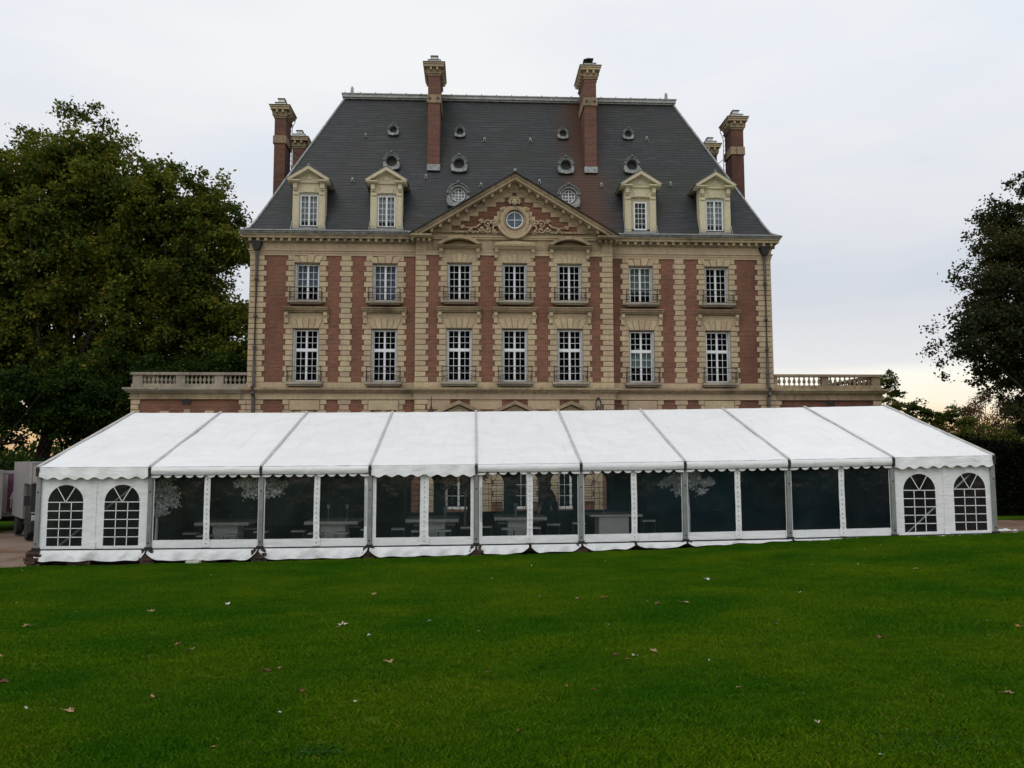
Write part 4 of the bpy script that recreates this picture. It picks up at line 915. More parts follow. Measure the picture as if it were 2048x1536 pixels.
# rain pipes
for sx in (-1, 1):
    x = sx*12.44; mb = MB(); mb.tube([(x, -.16, 12.35), (x, -.16, 5.75), (x, -.42, 5.70), (x, -.42, 5.42), (x, -.16, 5.3), (x, -.16, -.4)], .085, 8)
    for z in (10.9, 9.1, 7.6, 6.4): mb.tube([(x, -.16, z), (x, -.16, z+.07)], .105, 8)
    H(mb, 'rain_pipe', 'pipe')
    mb = MB(); mb.add([(x-.13, -.32, 12.35), (x+.13, -.32, 12.35), (x+.13, -.05, 12.35), (x-.13, -.05, 12.35), (x-.24, -.36, 12.72), (x+.24, -.36, 12.72), (x+.27, -.05, 12.72), (x-.27, -.05, 12.72)], [(0, 3, 2, 1), (4, 5, 6, 7), (0, 1, 5, 4), (1, 2, 6, 5), (2, 3, 7, 6), (3, 0, 4, 7)])
    mb.box(x-.26, x+.26, -.38, -.04, 12.72, 12.765); mb.tube([(x, -.2, 12.76), (x, -.2, 12.93)], .08, 8); H(mb, 'rain_hopper', 'black_metal_or_shade')

# side wings ------------------------------------------------------------------
bal = MB(); bal.lathe([(.055, 0), (.055, .03), (.028, .05), (.032, .09), (.078, .16), (.082, .20), (.06, .27), (.03, .34), (.028, .38), (.045, .40), (.045, .43)], 8); bal_me = bal.mesh('baluster', 'stone_terrace', True)
balR = bal.mesh('baluster', 'stone_weathered', True)
WX = 18.15; WD = 8.5
for sx in (-1, 1):
    w = HM('terrace_wing', None, (sx*15.4, 0, 0)); ST = 'stone_terrace' if sx < 0 else 'stone_weathered'
    L = lambda name, mb, mat, **k: mk(name, mb.mesh(name, mat), w, (-sx*15.4, 0, 0), **k)
    def bx(mb, xa, xb, *r): mb.box(*sorted((sx*xa, sx*xb)), *r)
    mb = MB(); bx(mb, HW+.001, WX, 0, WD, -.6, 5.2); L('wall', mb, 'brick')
    for r in range(5):
        wd = (.42, .36)[r % 2]; me = stone_mesh(wd, PITCH_Z, .4); mk('quoin_stone', me, w, (sx*(WX+.02-wd/2)-sx*15.4, 0, 5.14-(r+1)*PITCH_Z))
        wd = (.34, .24)[r % 2]; mk('quoin_stone', stone_mesh(wd, PITCH_Z, .05), w, (sx*(HW+.03+wd/2)-sx*15.4, 0, 5.14-(r+1)*PITCH_Z))
    mb = MB(); bx(mb, HW+.07, WX+.07, -.07, WD+.07, 5.20, 5.43); bx(mb, HW+.105, WX+.12, -.12, WD+.12, 5.14, 5.20); L('frieze', mb, 'stone_weathered')
    mb = MB(); bx(mb, HW+.145, WX+.16, -.16, WD+.16, 5.43, 5.50); bx(mb, HW+.245, WX+.26, -.26, WD+.26, 5.50, 5.58); bx(mb, HW+.345, WX+.34, -.34, WD+.34, 5.58, 5.68); L('cornice', mb, ST)
    mb = MB(); bx(mb, HW+.02, WX, .0, WD-.0, 5.66, 5.70); L('terrace_deck', mb, 'lead')
    mb = MB(); bx(mb, HW+.02, WX+.03, -.06, .24, 5.70, 5.87); bx(mb, WX-.27, WX+.03, .24, WD, 5.70, 5.87); bx(mb, HW+.02, WX-.27, WD-.3, WD, 5.70, 5.87); L('balustrade_plinth', mb, ST)
    mb = MB(); bx(mb, HW+.02, WX+.07, -.10, .28, 6.30, 6.42); bx(mb, WX-.31, WX+.07, .28, WD+.05, 6.30, 6.42); bx(mb, HW+.02, WX-.31, WD-.33, WD+.05, 6.30, 6.42); L('handrail', mb, ST)
    piers = [(17.68, 18.14), (15.70, 16.12), (13.9, 14.32)] if sx < 0 else [(17.72, 18.14), (15.2, 15.55), (12.83, 12.98)]
    for a, b_ in piers: mb = MB(); bx(mb, a, b_, -.02, .20, 5.87, 6.30); L('balustrade_pier', mb, ST)
    for y_ in (2.6, 5.4, 8.1): mb = MB(); bx(mb, WX-.23, WX-.01, y_, y_+.38, 5.87, 6.30); L('balustrade_pier', mb, ST)
    me = bal_me if sx < 0 else balR
    runs = [(16.22, 17.60, 8), (14.42, 15.60, 7), (12.96, 13.80, 5)] if sx < 0 else [(15.68, 17.62, 9), (13.10, 15.10, 9)]
    for a, b_, n in runs:
        for i in range(n): mk('baluster', me, w, (sx*lerp(a, b_, i/(n-1))-sx*15.4, .09, 5.87))
    for a, b_ in ((.42, 2.45), (3.12, 5.25), (5.95, 7.95)):
        for i in range(10): mk('baluster', me, w, (sx*(WX-.12)-sx*15.4, lerp(a, b_, i/9), 5.87))
    mb = MB(); bx(mb, 15.40, 15.80, -.05, .02, 4.92, 5.13); L('wall_vent', mb, 'black_metal_or_shade')
    if sx < 0:
        for x, wd, z in ((14.5, .42, 4.60), (15.55, .28, 4.66), (16.6, .42, 4.58)): mb = MB(); bx(mb, x-wd/2, x+wd/2, -.06, .03, z-.25, z); L('wall_stone', mb, 'stone')

# ================================================================ marquee
DXP = [-.005, .005, .03, .035, .007, -.03, -.05, -.03, .03, .02]
PX = [3*i-13.91+DXP[i] for i in range(10)]
def zz(x): return .0106*(x+.41)+.0004*((x+.41)**2-60)
TF, TR, TB = -16.0, -10.0, -4.0; ZE, ZR = 2.233, 4.044
tent = thing('marquee', 'long white nine-bay frame marquee with clear walls standing on the lawn before the chateau', 'marquee', (0, TF, -.3))
def T(mb, name, mat, **k): return mk(name, mb.mesh(name, mat, k.pop('smooth', False)), tent, (0, -TF, .3), **k)
def gridmesh(us, vs_, fn):
    mb = MB(); nu, nv = len(us), len(vs_)
    mb.add([fn(u, v) for v in vs_ for u in us], [(j*nu+i, j*nu+i+1, (j+1)*nu+i+1, (j+1)*nu+i) for j in range(nv-1) for i in range(nu-1)]); return mb
lin = lambda a, b, n: [a+(b-a)*i/n for i in range(n+1)]
from mathutils import noise as mn
CLEAR = range(1, 8)
LIN = ['added_lining_green', 'added_lining_green', 'added_lining_green', 'added_lining', 'added_lining', 'added_lining', 'added_lining', 'added_lining', 'added_lining_brown']
BACK_ARCH = [-4.16, -2.72, -1.16, .33, 1.82, 3.29]
for i in range(9):
    a, b_ = PX[i], PX[i+1]
    def roof_pt(u, v, side):
        x = lerp(a+.02, b_-.02, u); y = lerp(TF-.10, TR, v) if side == 0 else lerp(TB+.10, TR, v)
        sag = .035*math.sin(PI*u)*math.sin(PI*v)+.030*mn.noise(Vector((x*.9+y*.5, y*.6, side*9)))*math.sin(PI*v)+.010*mn.noise(Vector((x*2.6-y, y*1.3, 4)))
        return (x, y, zz(x)+lerp(ZE, ZR, v)+.02-sag)
    for side in (0, 1):
        mb = gridmesh(lin(0, 1, 14), lin(0, 1, 14), lambda u, v: roof_pt(u, v, side))
        if side: mb.f = [f[::-1] for f in mb.f]
        T(mb, 'roof_panel', 'pvc', smooth=True)
        mb = gridmesh(lin(0, 1, 4), lin(0, 1, 4), lambda u, v: (lerp(a+.02, b_-.02, u), (lerp(TF+.05, TR, v) if side == 0 else lerp(TB-.05, TR, v)), zz(lerp(a, b_, u))+lerp(ZE, ZR, v)-.12-.08*math.sin(PI*u)))
        T(mb, 'added_ceiling_lining', 'added_lining_brown')  # added dark underside, limits the light bounced inside
    # valance: flat scalloped drop, or a taut fold with small scallops below
    def vz(x, dz): return (zz(x)+ZE+dz)
    if i in (0, 3, 8):
        nx = 96
        def vp(u, v):
            x = lerp(a+.035, b_-.035, u); bot = -.285-.032*math.cos(2*PI*8*u+2.6)-.01*math.sin(u*5+i)
            w = .02*math.sin(u*23+i)*v+.015*mn.noise(Vector((x*3, v*2, i)))
            return (x, TF-.105-.03*v+w, vz(x, lerp(.015, bot, v)))
        T(gridmesh(lin(0, 1, nx), lin(0, 1, 4), vp), 'valance', 'pvc', smooth=True)
    else:
        def vp(u, v):
            x = lerp(a+.04, b_-.04, u); return (x, TF-.105-.035*math.sin(PI*v)-.01, vz(x, lerp(.012, -.195-.01*math.sin(PI*u), v)))
        T(gridmesh(lin(0, 1, 20), lin(0, 1, 8), vp), 'valance', 'pvc', smooth=True)
        def vs2(u, v):
            x = lerp(a+.03, b_-.03, u); k = (u*10) % 1; edge = u < .06 or u > .94
            d = .085*math.sqrt(max(0, 1-((k-.5)/.40)**2)) if abs(k-.5) < .40 else 0
            if edge: d = .085*min(1, (.10-min(u, 1-u))/.03)
            return (x, TF-.085, vz(x, -.18-(.018+d)*v))
        T(gridmesh(lin(0, 1, 160), [0, 1], vs2), 'scalloped_edge', 'pvc')
        mb = MB(); mb.tube([(a+.05, TF-.10, vz(a, -.20)), (b_-.05, TF-.10, vz(b_, -.20))], .012, 5); T(mb, 'valance_rod', 'alu_dark')
    z0, z1 = .02, 2.02
    def zb(x, z): return z+zz(x)
    YW = TF+.01
    def quad(mb, x0, x1, za, zb_, y): mb.add([(x0, y, zb(x0, za)), (x1, y, zb(x1, za)), (x1, y, zb(x1, zb_)), (x0, y, zb(x0, zb_))], [(0, 1, 2, 3)])
    def arch_wall(mb, x0, x1, za, ztop, cs, y, w=.475, zbot=.10, zs=1.29):
        xc = x0
        for c in cs:
            quad(mb, xc, c-w, za, ztop, y); quad(mb, c-w, c+w, za, zbot, y)
            n = 16
            for k in range(n):
                p0, p1 = PI-PI*k/n, PI-PI*(k+1)/n
                xa, xb = c+w*math.cos(p0), c+w*math.cos(p1); h0, h1 = zs+w*math.sin(p0), zs+w*math.sin(p1)
                mb.add([(xa, y, zb(xa, h0)), (xb, y, zb(xb, h1)), (xb, y, zb(xb, ztop)), (xa, y, zb(xa, ztop))], [(0, 1, 2, 3)])
            xc = c+w
        quad(mb, xc, x1, za, ztop, y)
    def lattice(mb, c, y, w=.475, zbot=.10, zs=1.29, t_=.011):
        def bar(xa, za, xb, zb2):
            d = Vector((xb-xa, 0, zb2-za)).normalized(); n_ = Vector((-d.z, 0, d.x))*t_
            q = zz(c)
            mb.add([(xa-n_.x, y, q+za-n_.z), (xb-n_.x, y, q+zb2-n_.z), (xb+n_.x, y, q+zb2+n_.z), (xa+n_.x, y, q+za+n_.z)], [(0, 1, 2, 3)])
        for k in (-1, 1): bar(c+k*w/3, zbot, c+k*w/3, zs)
        for r in range(1, 6): bar(c-w, zbot+(zs-zbot)*r/5, c+w, zbot+(zs-zbot)*r/5)
        for k in (-1, 1): bar(c, zs, c+k*w*.5, zs+w*.866)
    def panes_for(parent, c, y, off, w=.475, zbot=.10, zs=1.29):
        q = zz(c); h = (zs-zbot)/5
        for r in range(5):
            for k in range(3):
                mb = MB(); x0 = c-w+k*2*w/3; mb.add([(x0, y, q+zbot+r*h), (x0+2*w/3, y, q+zbot+r*h), (x0+2*w/3, y, q+zbot+(r+1)*h), (x0, y, q+zbot+(r+1)*h)], [(0, 1, 2, 3)])
                mb.build('pane', 'pvc_clear', parent, off)
        for s0, s1 in ((0, PI/3), (PI/3, 2*PI/3), (2*PI/3, PI)):
            pts = [(c, y, q+zs)]+[(c+w*math.cos(s0+(s1-s0)*k/6), y, q+zs+w*math.sin(s0+(s1-s0)*k/6)) for k in range(7)]
            mb = MB(); mb.add(pts, [tuple(range(len(pts)))]); mb.build('pane', 'pvc_clear', parent, off)
    if i not in CLEAR:
        cs = [a+.72, a+2.24] if i == 0 else [a+.80, a+2.30]
        mb = MB(); arch_wall(mb, a+.06, b_-.06, z0, z1, cs, YW); wp = T(mb, 'wall_panel', 'pvc')
        # arched lights printed with a white lattice
        for c in cs:
            mb = MB(); lattice(mb, c, YW-.004); mb.build('lattice', 'pvc', wp)
            panes_for(wp, c, YW+.002, (0, 0, 0))
        xm = (cs[0]+cs[1])/2+.02; mb = MB(); mb.add([(xm-.05, YW-.012, zb(xm, .05)), (xm+.05, YW-.012, zb(xm, .05)), (xm+.05, YW-.012, zb(xm, z1)), (xm-.05, YW-.012, zb(xm, z1))], [(0, 1, 2, 3)])
        mb.box(xm-.075, xm+.075, YW-.03, YW-.013, zb(xm, .01), zb(xm, .2)); mb.build('overlap_strip', 'pvc', wp)
        mb = MB(); mb.tube([(a+.35, TF+.18, zb(a, -.05)), (b_-.25, TF+.18, zb(b_, 1.95))], .03, 6); T(mb, 'diagonal_brace', 'alu')
    else:
        wide = .24 if i == 3 else .165; xm = (a+b_)/2+.03
        mb = MB(); quad(mb, a+.07, b_-.07, z0, .24, YW); T(mb, 'bottom_band', 'pvc')
        for x0, x1 in ((a+.07, a+.07+(.10 if i in (3, 4) else .03)), (b_-.07-(.09 if i in (2, 3) else .02), b_-.07)):
            mb = MB(); quad(mb, x0, x1, .24, z1, YW); T(mb, 'side_band', 'pvc')
        def dv(u, v):
            z = lerp(.04, z1, v); ww = wide*(1.25 if v < .12 else 1)
            x = xm+(u-.5)*ww+.004*math.sin(v*6+i); return (x, YW-.02-.006*math.sin(v*17+u*4+i)-.003*math.sin(v*41), zb(x, z))
        dvo = T(gridmesh(lin(0, 1, 4), lin(0, 1, 40), dv), 'laced_divider', 'pvc', smooth=True)
        mb = MB()
        for k in range(14): z = .12+k*.135; x = xm+.004*math.sin((z-.04)/1.98*6+i); mb.box(x-.006, x+.006, YW-.040, YW-.026, zb(x, z), zb(x, z+.035))
        mb.build('lacing', 'alu_dark', dvo)
        mb = MB(); mb.box(xm-.11, xm+.11, YW-.06, YW-.02, zb(xm, -.005), zb(xm, .025)); T(mb, 'foot_clip', 'alu_dark')
        for x0, x1 in ((a+.10, xm-wide*.4), (xm+wide*.4, b_-.09)):
            mb = gridmesh(lin(0, 1, 6), lin(0, 1, 6), lambda u, v: (lerp(x0, x1, u), YW+.006+.012*math.sin(3*u+i)*math.sin(PI*v)*1.0, zb(lerp(x0, x1, u), lerp(.235, z1, v))))
            T(mb, 'clear_pane', 'pvc_clear', smooth=True)
    mb = MB(); mb.box(a+.06, b_-.06, TF-.03, TF+.03, -.02, .018); mb.v = [(x, y, z+zz(x)) for x, y, z in mb.v]; T(mb, 'ground_rail', 'alu_dark')
    # ground skirt, in one or two flaps
    flaps = [(a+.03, b_-.03)] if i not in (4, 5) else [(a+.03, (a+b_)/2-.01), ((a+b_)/2+.06, b_-.03)]
    for x0, x1 in flaps:
        n = 60
        def sk(u, v):
            x = lerp(x0, x1, u); gr = float(gz(x, -16.3))-zz(x); dist = min(u, 1-u)*(x1-x0)
            dep = min(.29, max(.05, -gr-.05)); lift = max(0, 1-dist/(.30 if i % 2 else .24))**1.6
            if i == 0 and u < .5: lift *= .25
            bot = -dep*(1-.72*lift)+.012*math.sin(x*7)
            pk = .03*math.sin(x*5.3+1)+.02*math.sin(x*13+v*3)
            puck = .07*math.exp(-((u-.5)*(x1-x0)/.16)**2)*(1 if len(flaps) == 1 else 0)
            out = .04+.13*v**.8+pk*v+.06*lift*v-puck*v
            return (x, TF-.03-out, zz(x)+lerp(-.01, bot, v)+.02*math.sin(PI*v))
        T(gridmesh(lin(0, 1, n), lin(0, 1, 6), sk), 'ground_skirt', 'pvc_skirt', smooth=True)
    # back wall
    if i in (3, 4, 5):
        cs = [c for c in BACK_ARCH if a < c < b_]
        mb = MB(); arch_wall(mb, a, b_, -.45, 2.15, cs, TB+.0); wp = T(mb, 'back_wall', LIN[i])
        for c in cs:
            mb = MB(); lattice(mb, c, TB-.005); mb.build('lattice', 'black_metal_or_shade', wp)  # white printed lattice, its backlit shade put into a black colour
            mb = MB(); n = 16; q = zz(c)
            pts = [(c-.475, TB-.002, q+.10), (c+.475, TB-.002, q+.10)]+[(c+.475*math.cos(PI*k/n), TB-.002, q+1.29+.475*math.sin(PI*k/n)) for k in range(n+1)]
            mb.add(pts, [tuple(range(len(pts)))]); mb.build('clear_light', 'pvc_clear', wp)
    else:
        mb = gridmesh(lin(0, 1, 30), [0, 1], lambda u, v: (lerp(a, b_, u), TB+.03*math.sin(u*40), zz(lerp(a, b_, u))+lerp(-.45, 2.15, v))); T(mb, 'back_wall', LIN[i])
for i in range(10):
    x, q = PX[i], zz(PX[i]); s_ = 1 if i < 9 else -1
    mb = MB(); mb.cbox(x-.062, x+.062, TF-.055, TF+.06, q-.0, q+2.12, .012); mb.box(x-.015, x+.015, TF-.058, TF-.05, q+.02, q+2.1)
    p = T(mb, 'post', 'alu')
    mb = MB()
    mb.box(x-.03, x+.03, TF-.165, TF-.06, q+2.0, q+2.25); mb.box(x-.045, x+.045, TF-.15, TF-.06, q+2.14, q+2.19); mb.build('post_head', 'alu_dark', p)
    mb = MB()
    for z in (.15, 1.55): mb.box(x-.02, x+.02, TF-.068, TF-.055, q+z, q+z+.04)
    mb.build('bolt', 'alu_dark', p)
    mb = MB(); mb.box(x-.15, x+.15, TF-.14, TF+.14, q-.03, q); mb.box(x-.09, x+.09, TF-.09, TF+.09, q, q+.06); mb.build('base_plate', 'alu_dark', p)
    mb = MB(); mb.box(x-.06, x+.06, TB-.05, TB+.05, q-.45, q+2.15); T(mb, 'post', 'alu_dark')
    mb = MB(); e = .034
    mb.add([(x-e, TF-.11, q+ZE+.015), (x+e, TF-.11, q+ZE+.015), (x+e, TR, q+ZR+.03), (x-e, TR, q+ZR+.03), (x+e, TB+.11, q+ZE+.015), (x-e, TB+.11, q+ZE+.015)], [(0, 1, 2, 3), (3, 2, 4, 5)])
    mb.v += [(a_, b2, c_+.045) for a_, b2, c_ in mb.v[:6]]; mb.v = mb.v; mb.f += [(6, 7, 8, 9), (9, 8, 10, 11), (0, 3, 9, 6), (1, 7, 8, 2), (0, 6, 7, 1)]
    T(mb, 'roof_beam', 'seam_grey')
mb = MB(); mb.add([(PX[0]-.02, TF, -.3), (PX[0]-.02, TB, -.45), (PX[0]-.02, TB, ZE+zz(PX[0])), (PX[0]-.02, TR, ZR+zz(PX[0])-.02), (PX[0]-.02, TF, ZE+zz(PX[0]))], [(0, 1, 2, 3, 4)]); T(mb, 'gable_wall', 'pvc')
mb = MB(); mb.add([(PX[9]+.02, TF, 0), (PX[9]+.02, TB, 0), (PX[9]+.02, TB, ZE+zz(PX[9])), (PX[9]+.02, TR, ZR+zz(PX[9])-.02), (PX[9]+.02, TF, ZE+zz(PX[9]))], [(4, 3, 2, 1, 0)]); T(mb, 'gable_wall', 'pvc')
mb = MB()
for x_, s_ in ((PX[0]+.04, 1), (PX[9]-.04, 1)): mb.add([(x_, TF+.1, -.9), (x_, TB-.05, -.9), (x_, TB-.05, ZE), (x_, TR, ZR-.15), (x_, TF+.1, ZE)], [(0, 1, 2, 3, 4)])
T(mb, 'added_gable_lining', 'added_lining_brown')
sheet('marquee_floor', 'wood_block', np.linspace(PX[0]+.05, PX[9]-.05, 20), np.linspace(-15.9, -4.05, 4), lambda X, Y: gz(X, Y)+.03)

# timber packing under the legs
def blocks(x, lab):
    q = zz(x); g = float(gz(x, -16)); n = max(1, int((q-.03-g)/.075))
    t_ = thing('timber_packing', lab, 'timber blocks', (x, TF, g), 0, 'timber packing under the marquee legs'); h = (q-.03-g)/n
    for k in range(n):
        w = random.uniform(.28, .42); d = random.uniform(.14, .2); mb = MB(); mb.cbox(-w/2, w/2, -d, d, 0, h-.004, .008)
        o = mb.build('wood_block', 'wood_block', t_, (random.uniform(-.04, .04), random.uniform(-.05, .02), k*h)); o.rotation_euler.z = random.uniform(-.25, .25)
for i, l in zip(range(6), ('stack of dark wooden blocks under the left corner leg of the marquee', 'wooden packing blocks under the leg right of the arched left wall panel', 'wooden packing under the marquee leg in front of the left white tree',
                           'low wooden packing under the leg where the wide laced divider bay begins', 'flat wooden packing under the marquee leg left of the split skirt', 'thin wooden packing under the marquee leg beside the plain white table')):
    blocks(PX[i], l)
def loose(name, label, x, y, w, d, h, mat, rz=0):
    mb = MB(); mb.cbox(-w/2, w/2, -d/2, d/2, 0, h, .008); me = mb.mesh(name, mat); thing(name, label, 'board', (x, y, float(gz(x, y))+.01), rz, None, me)
loose('wood_plank', 'reddish wooden plank lying under the skirt of the left arched marquee bay', -12.75, -15.95, .62, .3, .15, 'wood_block', .05)
loose('white_board', 'small white board lying on the grass under the skirt of the second bay', -9.6, -16.25, .36, .2, .07, 'board_pale', -.05)
loose('brown_board', 'thin brown board under the skirt behind the small white board', -9.45, -16.0, .8, .25, .12, 'wood_block', .03)

# ---------------------------------------------------------------- furniture seen through the clear walls
BAYN = ['leftmost table seen through the clear wall', 'second table from the left', 'table behind the wide laced divider', 'table beside the standing person', 'plain white block table']
TX = [-9.88, -6.48, -3.29, -.47, 2.62]; TOPZ = [.375, .39, .44, .49, .56]
def stool_mesh():
    s = MB(); s.cbox(-.21, .21, -.21, .21, .43, .48, .015); l = MB()
    for sx in (-1, 1):
        for sy in (-1, 1): l.tube([(sx*.19, sy*.19, .43), (sx*.2, sy*.2, 0)], .013, 5)
        l.tube([(sx*.2, -.2, .16), (sx*.2, .2, .16)], .009, 4); l.tube([(-.2, sx*.2, .22), (.2, sx*.2, .22)], .009, 4)
    return s.mesh('seat', 'seat_white'), l.mesh('leg_frame', 'chair_metal')
S_, L_ = stool_mesh()
bk = MB()
for k in range(6): bk.tube([(-.17+k*.068, .2, .46), (-.17+k*.068, .23, .86)], .010, 4)
bk.tube([(-.2, .2, 0), (-.2, .2, .5), (-.2, .24, .92), (.2, .24, .92), (.2, .2, .5), (.2, .2, 0)], .014, 5); BK = bk.mesh('spindle_back', 'chair_metal')
def seat(kind, x, y, rz, lab, hgt):
    g = float(gz(x, y))+.03; t_ = thing('stool' if kind == 0 else 'chair', lab, 'stool' if kind == 0 else 'chair', (x, y, g), rz, 'seats round the marquee tables')
    s = hgt; mk('seat', S_, t_, (0, 0, 0)).scale.z = s; mk('leg_frame', L_, t_, (0, 0, 0)).scale.z = s
    if kind: mk('spindle_back', BK, t_, (0, 0, 0))
for k in range(5):
    x, zt = TX[k], TOPZ[k]; g = float(gz(x, -12))+.03; w, d = 1.68, 1.5; yc = -12.2
    t_ = thing('banquet_table', ['square white-topped table with fringed edge seen through the second bay', 'white-topped fringed table with two tall stemmed vases in the third bay', 'fringed white table half hidden by the wide laced divider',
                                 'fringed white table with a glass vase beside the person in black', 'plain white table with solid white front and no fringe'][k], 'table', (x, yc, g), 0, 'tables inside the marquee')
    H_ = zt-g
    mb = MB(); mb.cbox(-w/2, w/2, -d/2, d/2, H_-.07, H_, .01); mb.build('tabletop', 'cloth_white', t_)
    if k < 4:
        mb = MB()
        for j in range(26): xx = -w/2+.03+j*(w-.06)/25; mb.box(xx-.018, xx+.018, -d/2-.012, -d/2-.002, H_-.10, H_-.02)
        mb.build('fringe', 'cloth_white', t_)['kind'] = 'stuff'
        mb = MB(); mb.cbox(-.40, .40, -.35, .35, 0, H_-.071, .02); mb.build('pedestal', 'cloth_white', t_)
        for dx, y_, sc in ((-.42, -.98, .9), (.40, -.98, .9)): seat(0, x+dx, yc+y_, 0, 'white stool at the front %s of the %s' % ('left' if dx < 0 else 'right', BAYN[k]), .95)
        for dx in (-1.12, 1.10): seat(0, x+dx, yc-.15, 0, 'white-seated metal stool on the %s side of the %s' % ('left' if dx < 0 else 'right', BAYN[k]), .98)
        for dx in (-.48, .48): seat(1, x+dx, yc+1.02, 0, 'spindle-backed chair behind the %s half of the %s' % ('left' if dx < 0 else 'right', BAYN[k]), 1)
    else:
        mb = MB(); mb.cbox(-.55, .42, -.6, .4, 0, H_-.071, .01); mb.build('pedestal', 'cloth_white', t_)
        seat(0, x-1.15, yc-.1, 0, 'white-seated stool on the left side of the plain white block table', 1); seat(0, x+1.15, yc-.1, 0, 'white-seated stool on the right side of the plain white block table', 1)
def vase(x, y, z, h, lab, stem=True):
    mb = MB(); mb.lathe([(.05, 0), (.05, .01), (.008, .03), (.008, h*.7), (.05, h*.8), (.06, h)] if stem else [(.05, 0), (.03, h*.3), (.05, h*.7), (.09, h)], 8, )
    thing('vase', lab, 'vase', (x, y, z), 0, None, mb.mesh('vase', 'curtain_dormer' if stem else 'curtain_refl_green', True))
vase(-6.66, -12.4, .39, .5, 'thin-stemmed vase on the left of the second table'); vase(-6.06, -12.4, .39, .5, 'thin-stemmed vase on the right of the second table')
vase(-.60, -12.4, .49, .42, 'pale green flared vase standing on the table beside the person', False); vase(-2.9, -12.2, .44, .34, 'flared vase on the right half of the table behind the wide divider', False)
vase(2.3, -12.3, .56, .3, 'small stemmed vase on the plain white table')
mb = MB()
for k in range(7):
    for j in range(2): mb.lathe([(.03, 0), (.005, .02), (.005, .08), (.03, .11), (.028, .17)], 6, (k*.1-.3, j*.3-.1, 0))
# glass table settings as countable glasses
gl_me = MB().lathe([(.03, 0), (.005, .01), (.005, .08), (.032, .11), (.028, .17)], 6).mesh('wine_glass', 'glass')
for k in (0, 1, 3):
    for dx, dn in ((-.5, 'leftmost'), (-.2, 'second'), (.15, 'third'), (.5, 'rightmost')):
        thing('wine_glass', '%s clear wine glass on the %s' % (dn, BAYN[k]), 'glass', (TX[k]+dx, -12.6, TOPZ[k]), 0, 'wine glasses on the marquee tables', gl_me)
def blossom_tree(x, y, zc, rx, rz_, lab, n=1500, lean=0):
    g = float(gz(x, y))+.03; t_ = thing('artificial_tree', lab, 'decorative tree', (x, y, g), 0, 'white blossom trees inside the marquee'); rs = random.Random(int(x*10)+99)
    mb = MB(); mb.tube([(0, 0, 0), (.02, 0, (zc-g)*.5), (0, .02, zc-g)], [.05, .04, .03], 6)
    for k in range(12):
        a = rs.uniform(0, 2*PI); q = rs.uniform(.4, .95); mb.tube([(0, 0, zc-g-.25), (rx*q*.5*math.cos(a), rx*q*.5*math.sin(a), zc-g), (rx*q*math.cos(a), rx*q*math.sin(a), zc-g+rs.uniform(-.4, .5)*rz_)], [.02, .012, .006], 4)
    mb.build('trunk', 'white_trunk', t_)
    mb = MB(); mb.lathe([(.2, 0), (.22, .02), (.16, .06), (.05, .07)], 10); mb.build('foot', 'white_trunk', t_)
    cq = lambda v: max(-.9, min(.9, v)); cl = [(cq(rs.gauss(0, .5))*rx, cq(rs.gauss(0, .5))*rx*.7, cq(rs.gauss(0, .45))*rz_) for _ in range(26)]; mb = MB()
    for k in range(n):
        c = rs.choice(cl); p = Vector((c[0]+rs.gauss(0, .085), c[1]+cq(rs.gauss(0, .085)*5)/5, zc-g+c[2]+cq(rs.gauss(0, .06)*5)/5)); s_ = rs.uniform(.018, .036)
        m_ = Euler((rs.uniform(0, 6), rs.uniform(0, 6), rs.uniform(0, 6))).to_matrix()
        mb.add([p+m_ @ Vector(v) for v in ((-s_, -s_, 0), (s_, -s_, 0), (s_, s_, 0), (-s_, s_, 0))], [(0, 1, 2, 3)])
    mb.build('crown', 'blossom', t_)['kind'] = 'stuff'
blossom_tree(-11.15, -14.9, 1.36, .5, .58, 'white blossom tree inside the marquee next to the left arched wall', 2400)
blossom_tree(-8.19, -15.0, 1.60, .62, .30, 'white blossom tree inside the marquee between the two leftmost tables', 2600)
blossom_tree(4.40, -15.0, 1.68, .66, .32, 'white blossom tree inside the marquee right of the plain white table', 2600)
blossom_tree(-2.3, -8.2, 1.65, .8, .5, 'white blossom tree deep inside the marquee behind the wide laced divider', 1500)

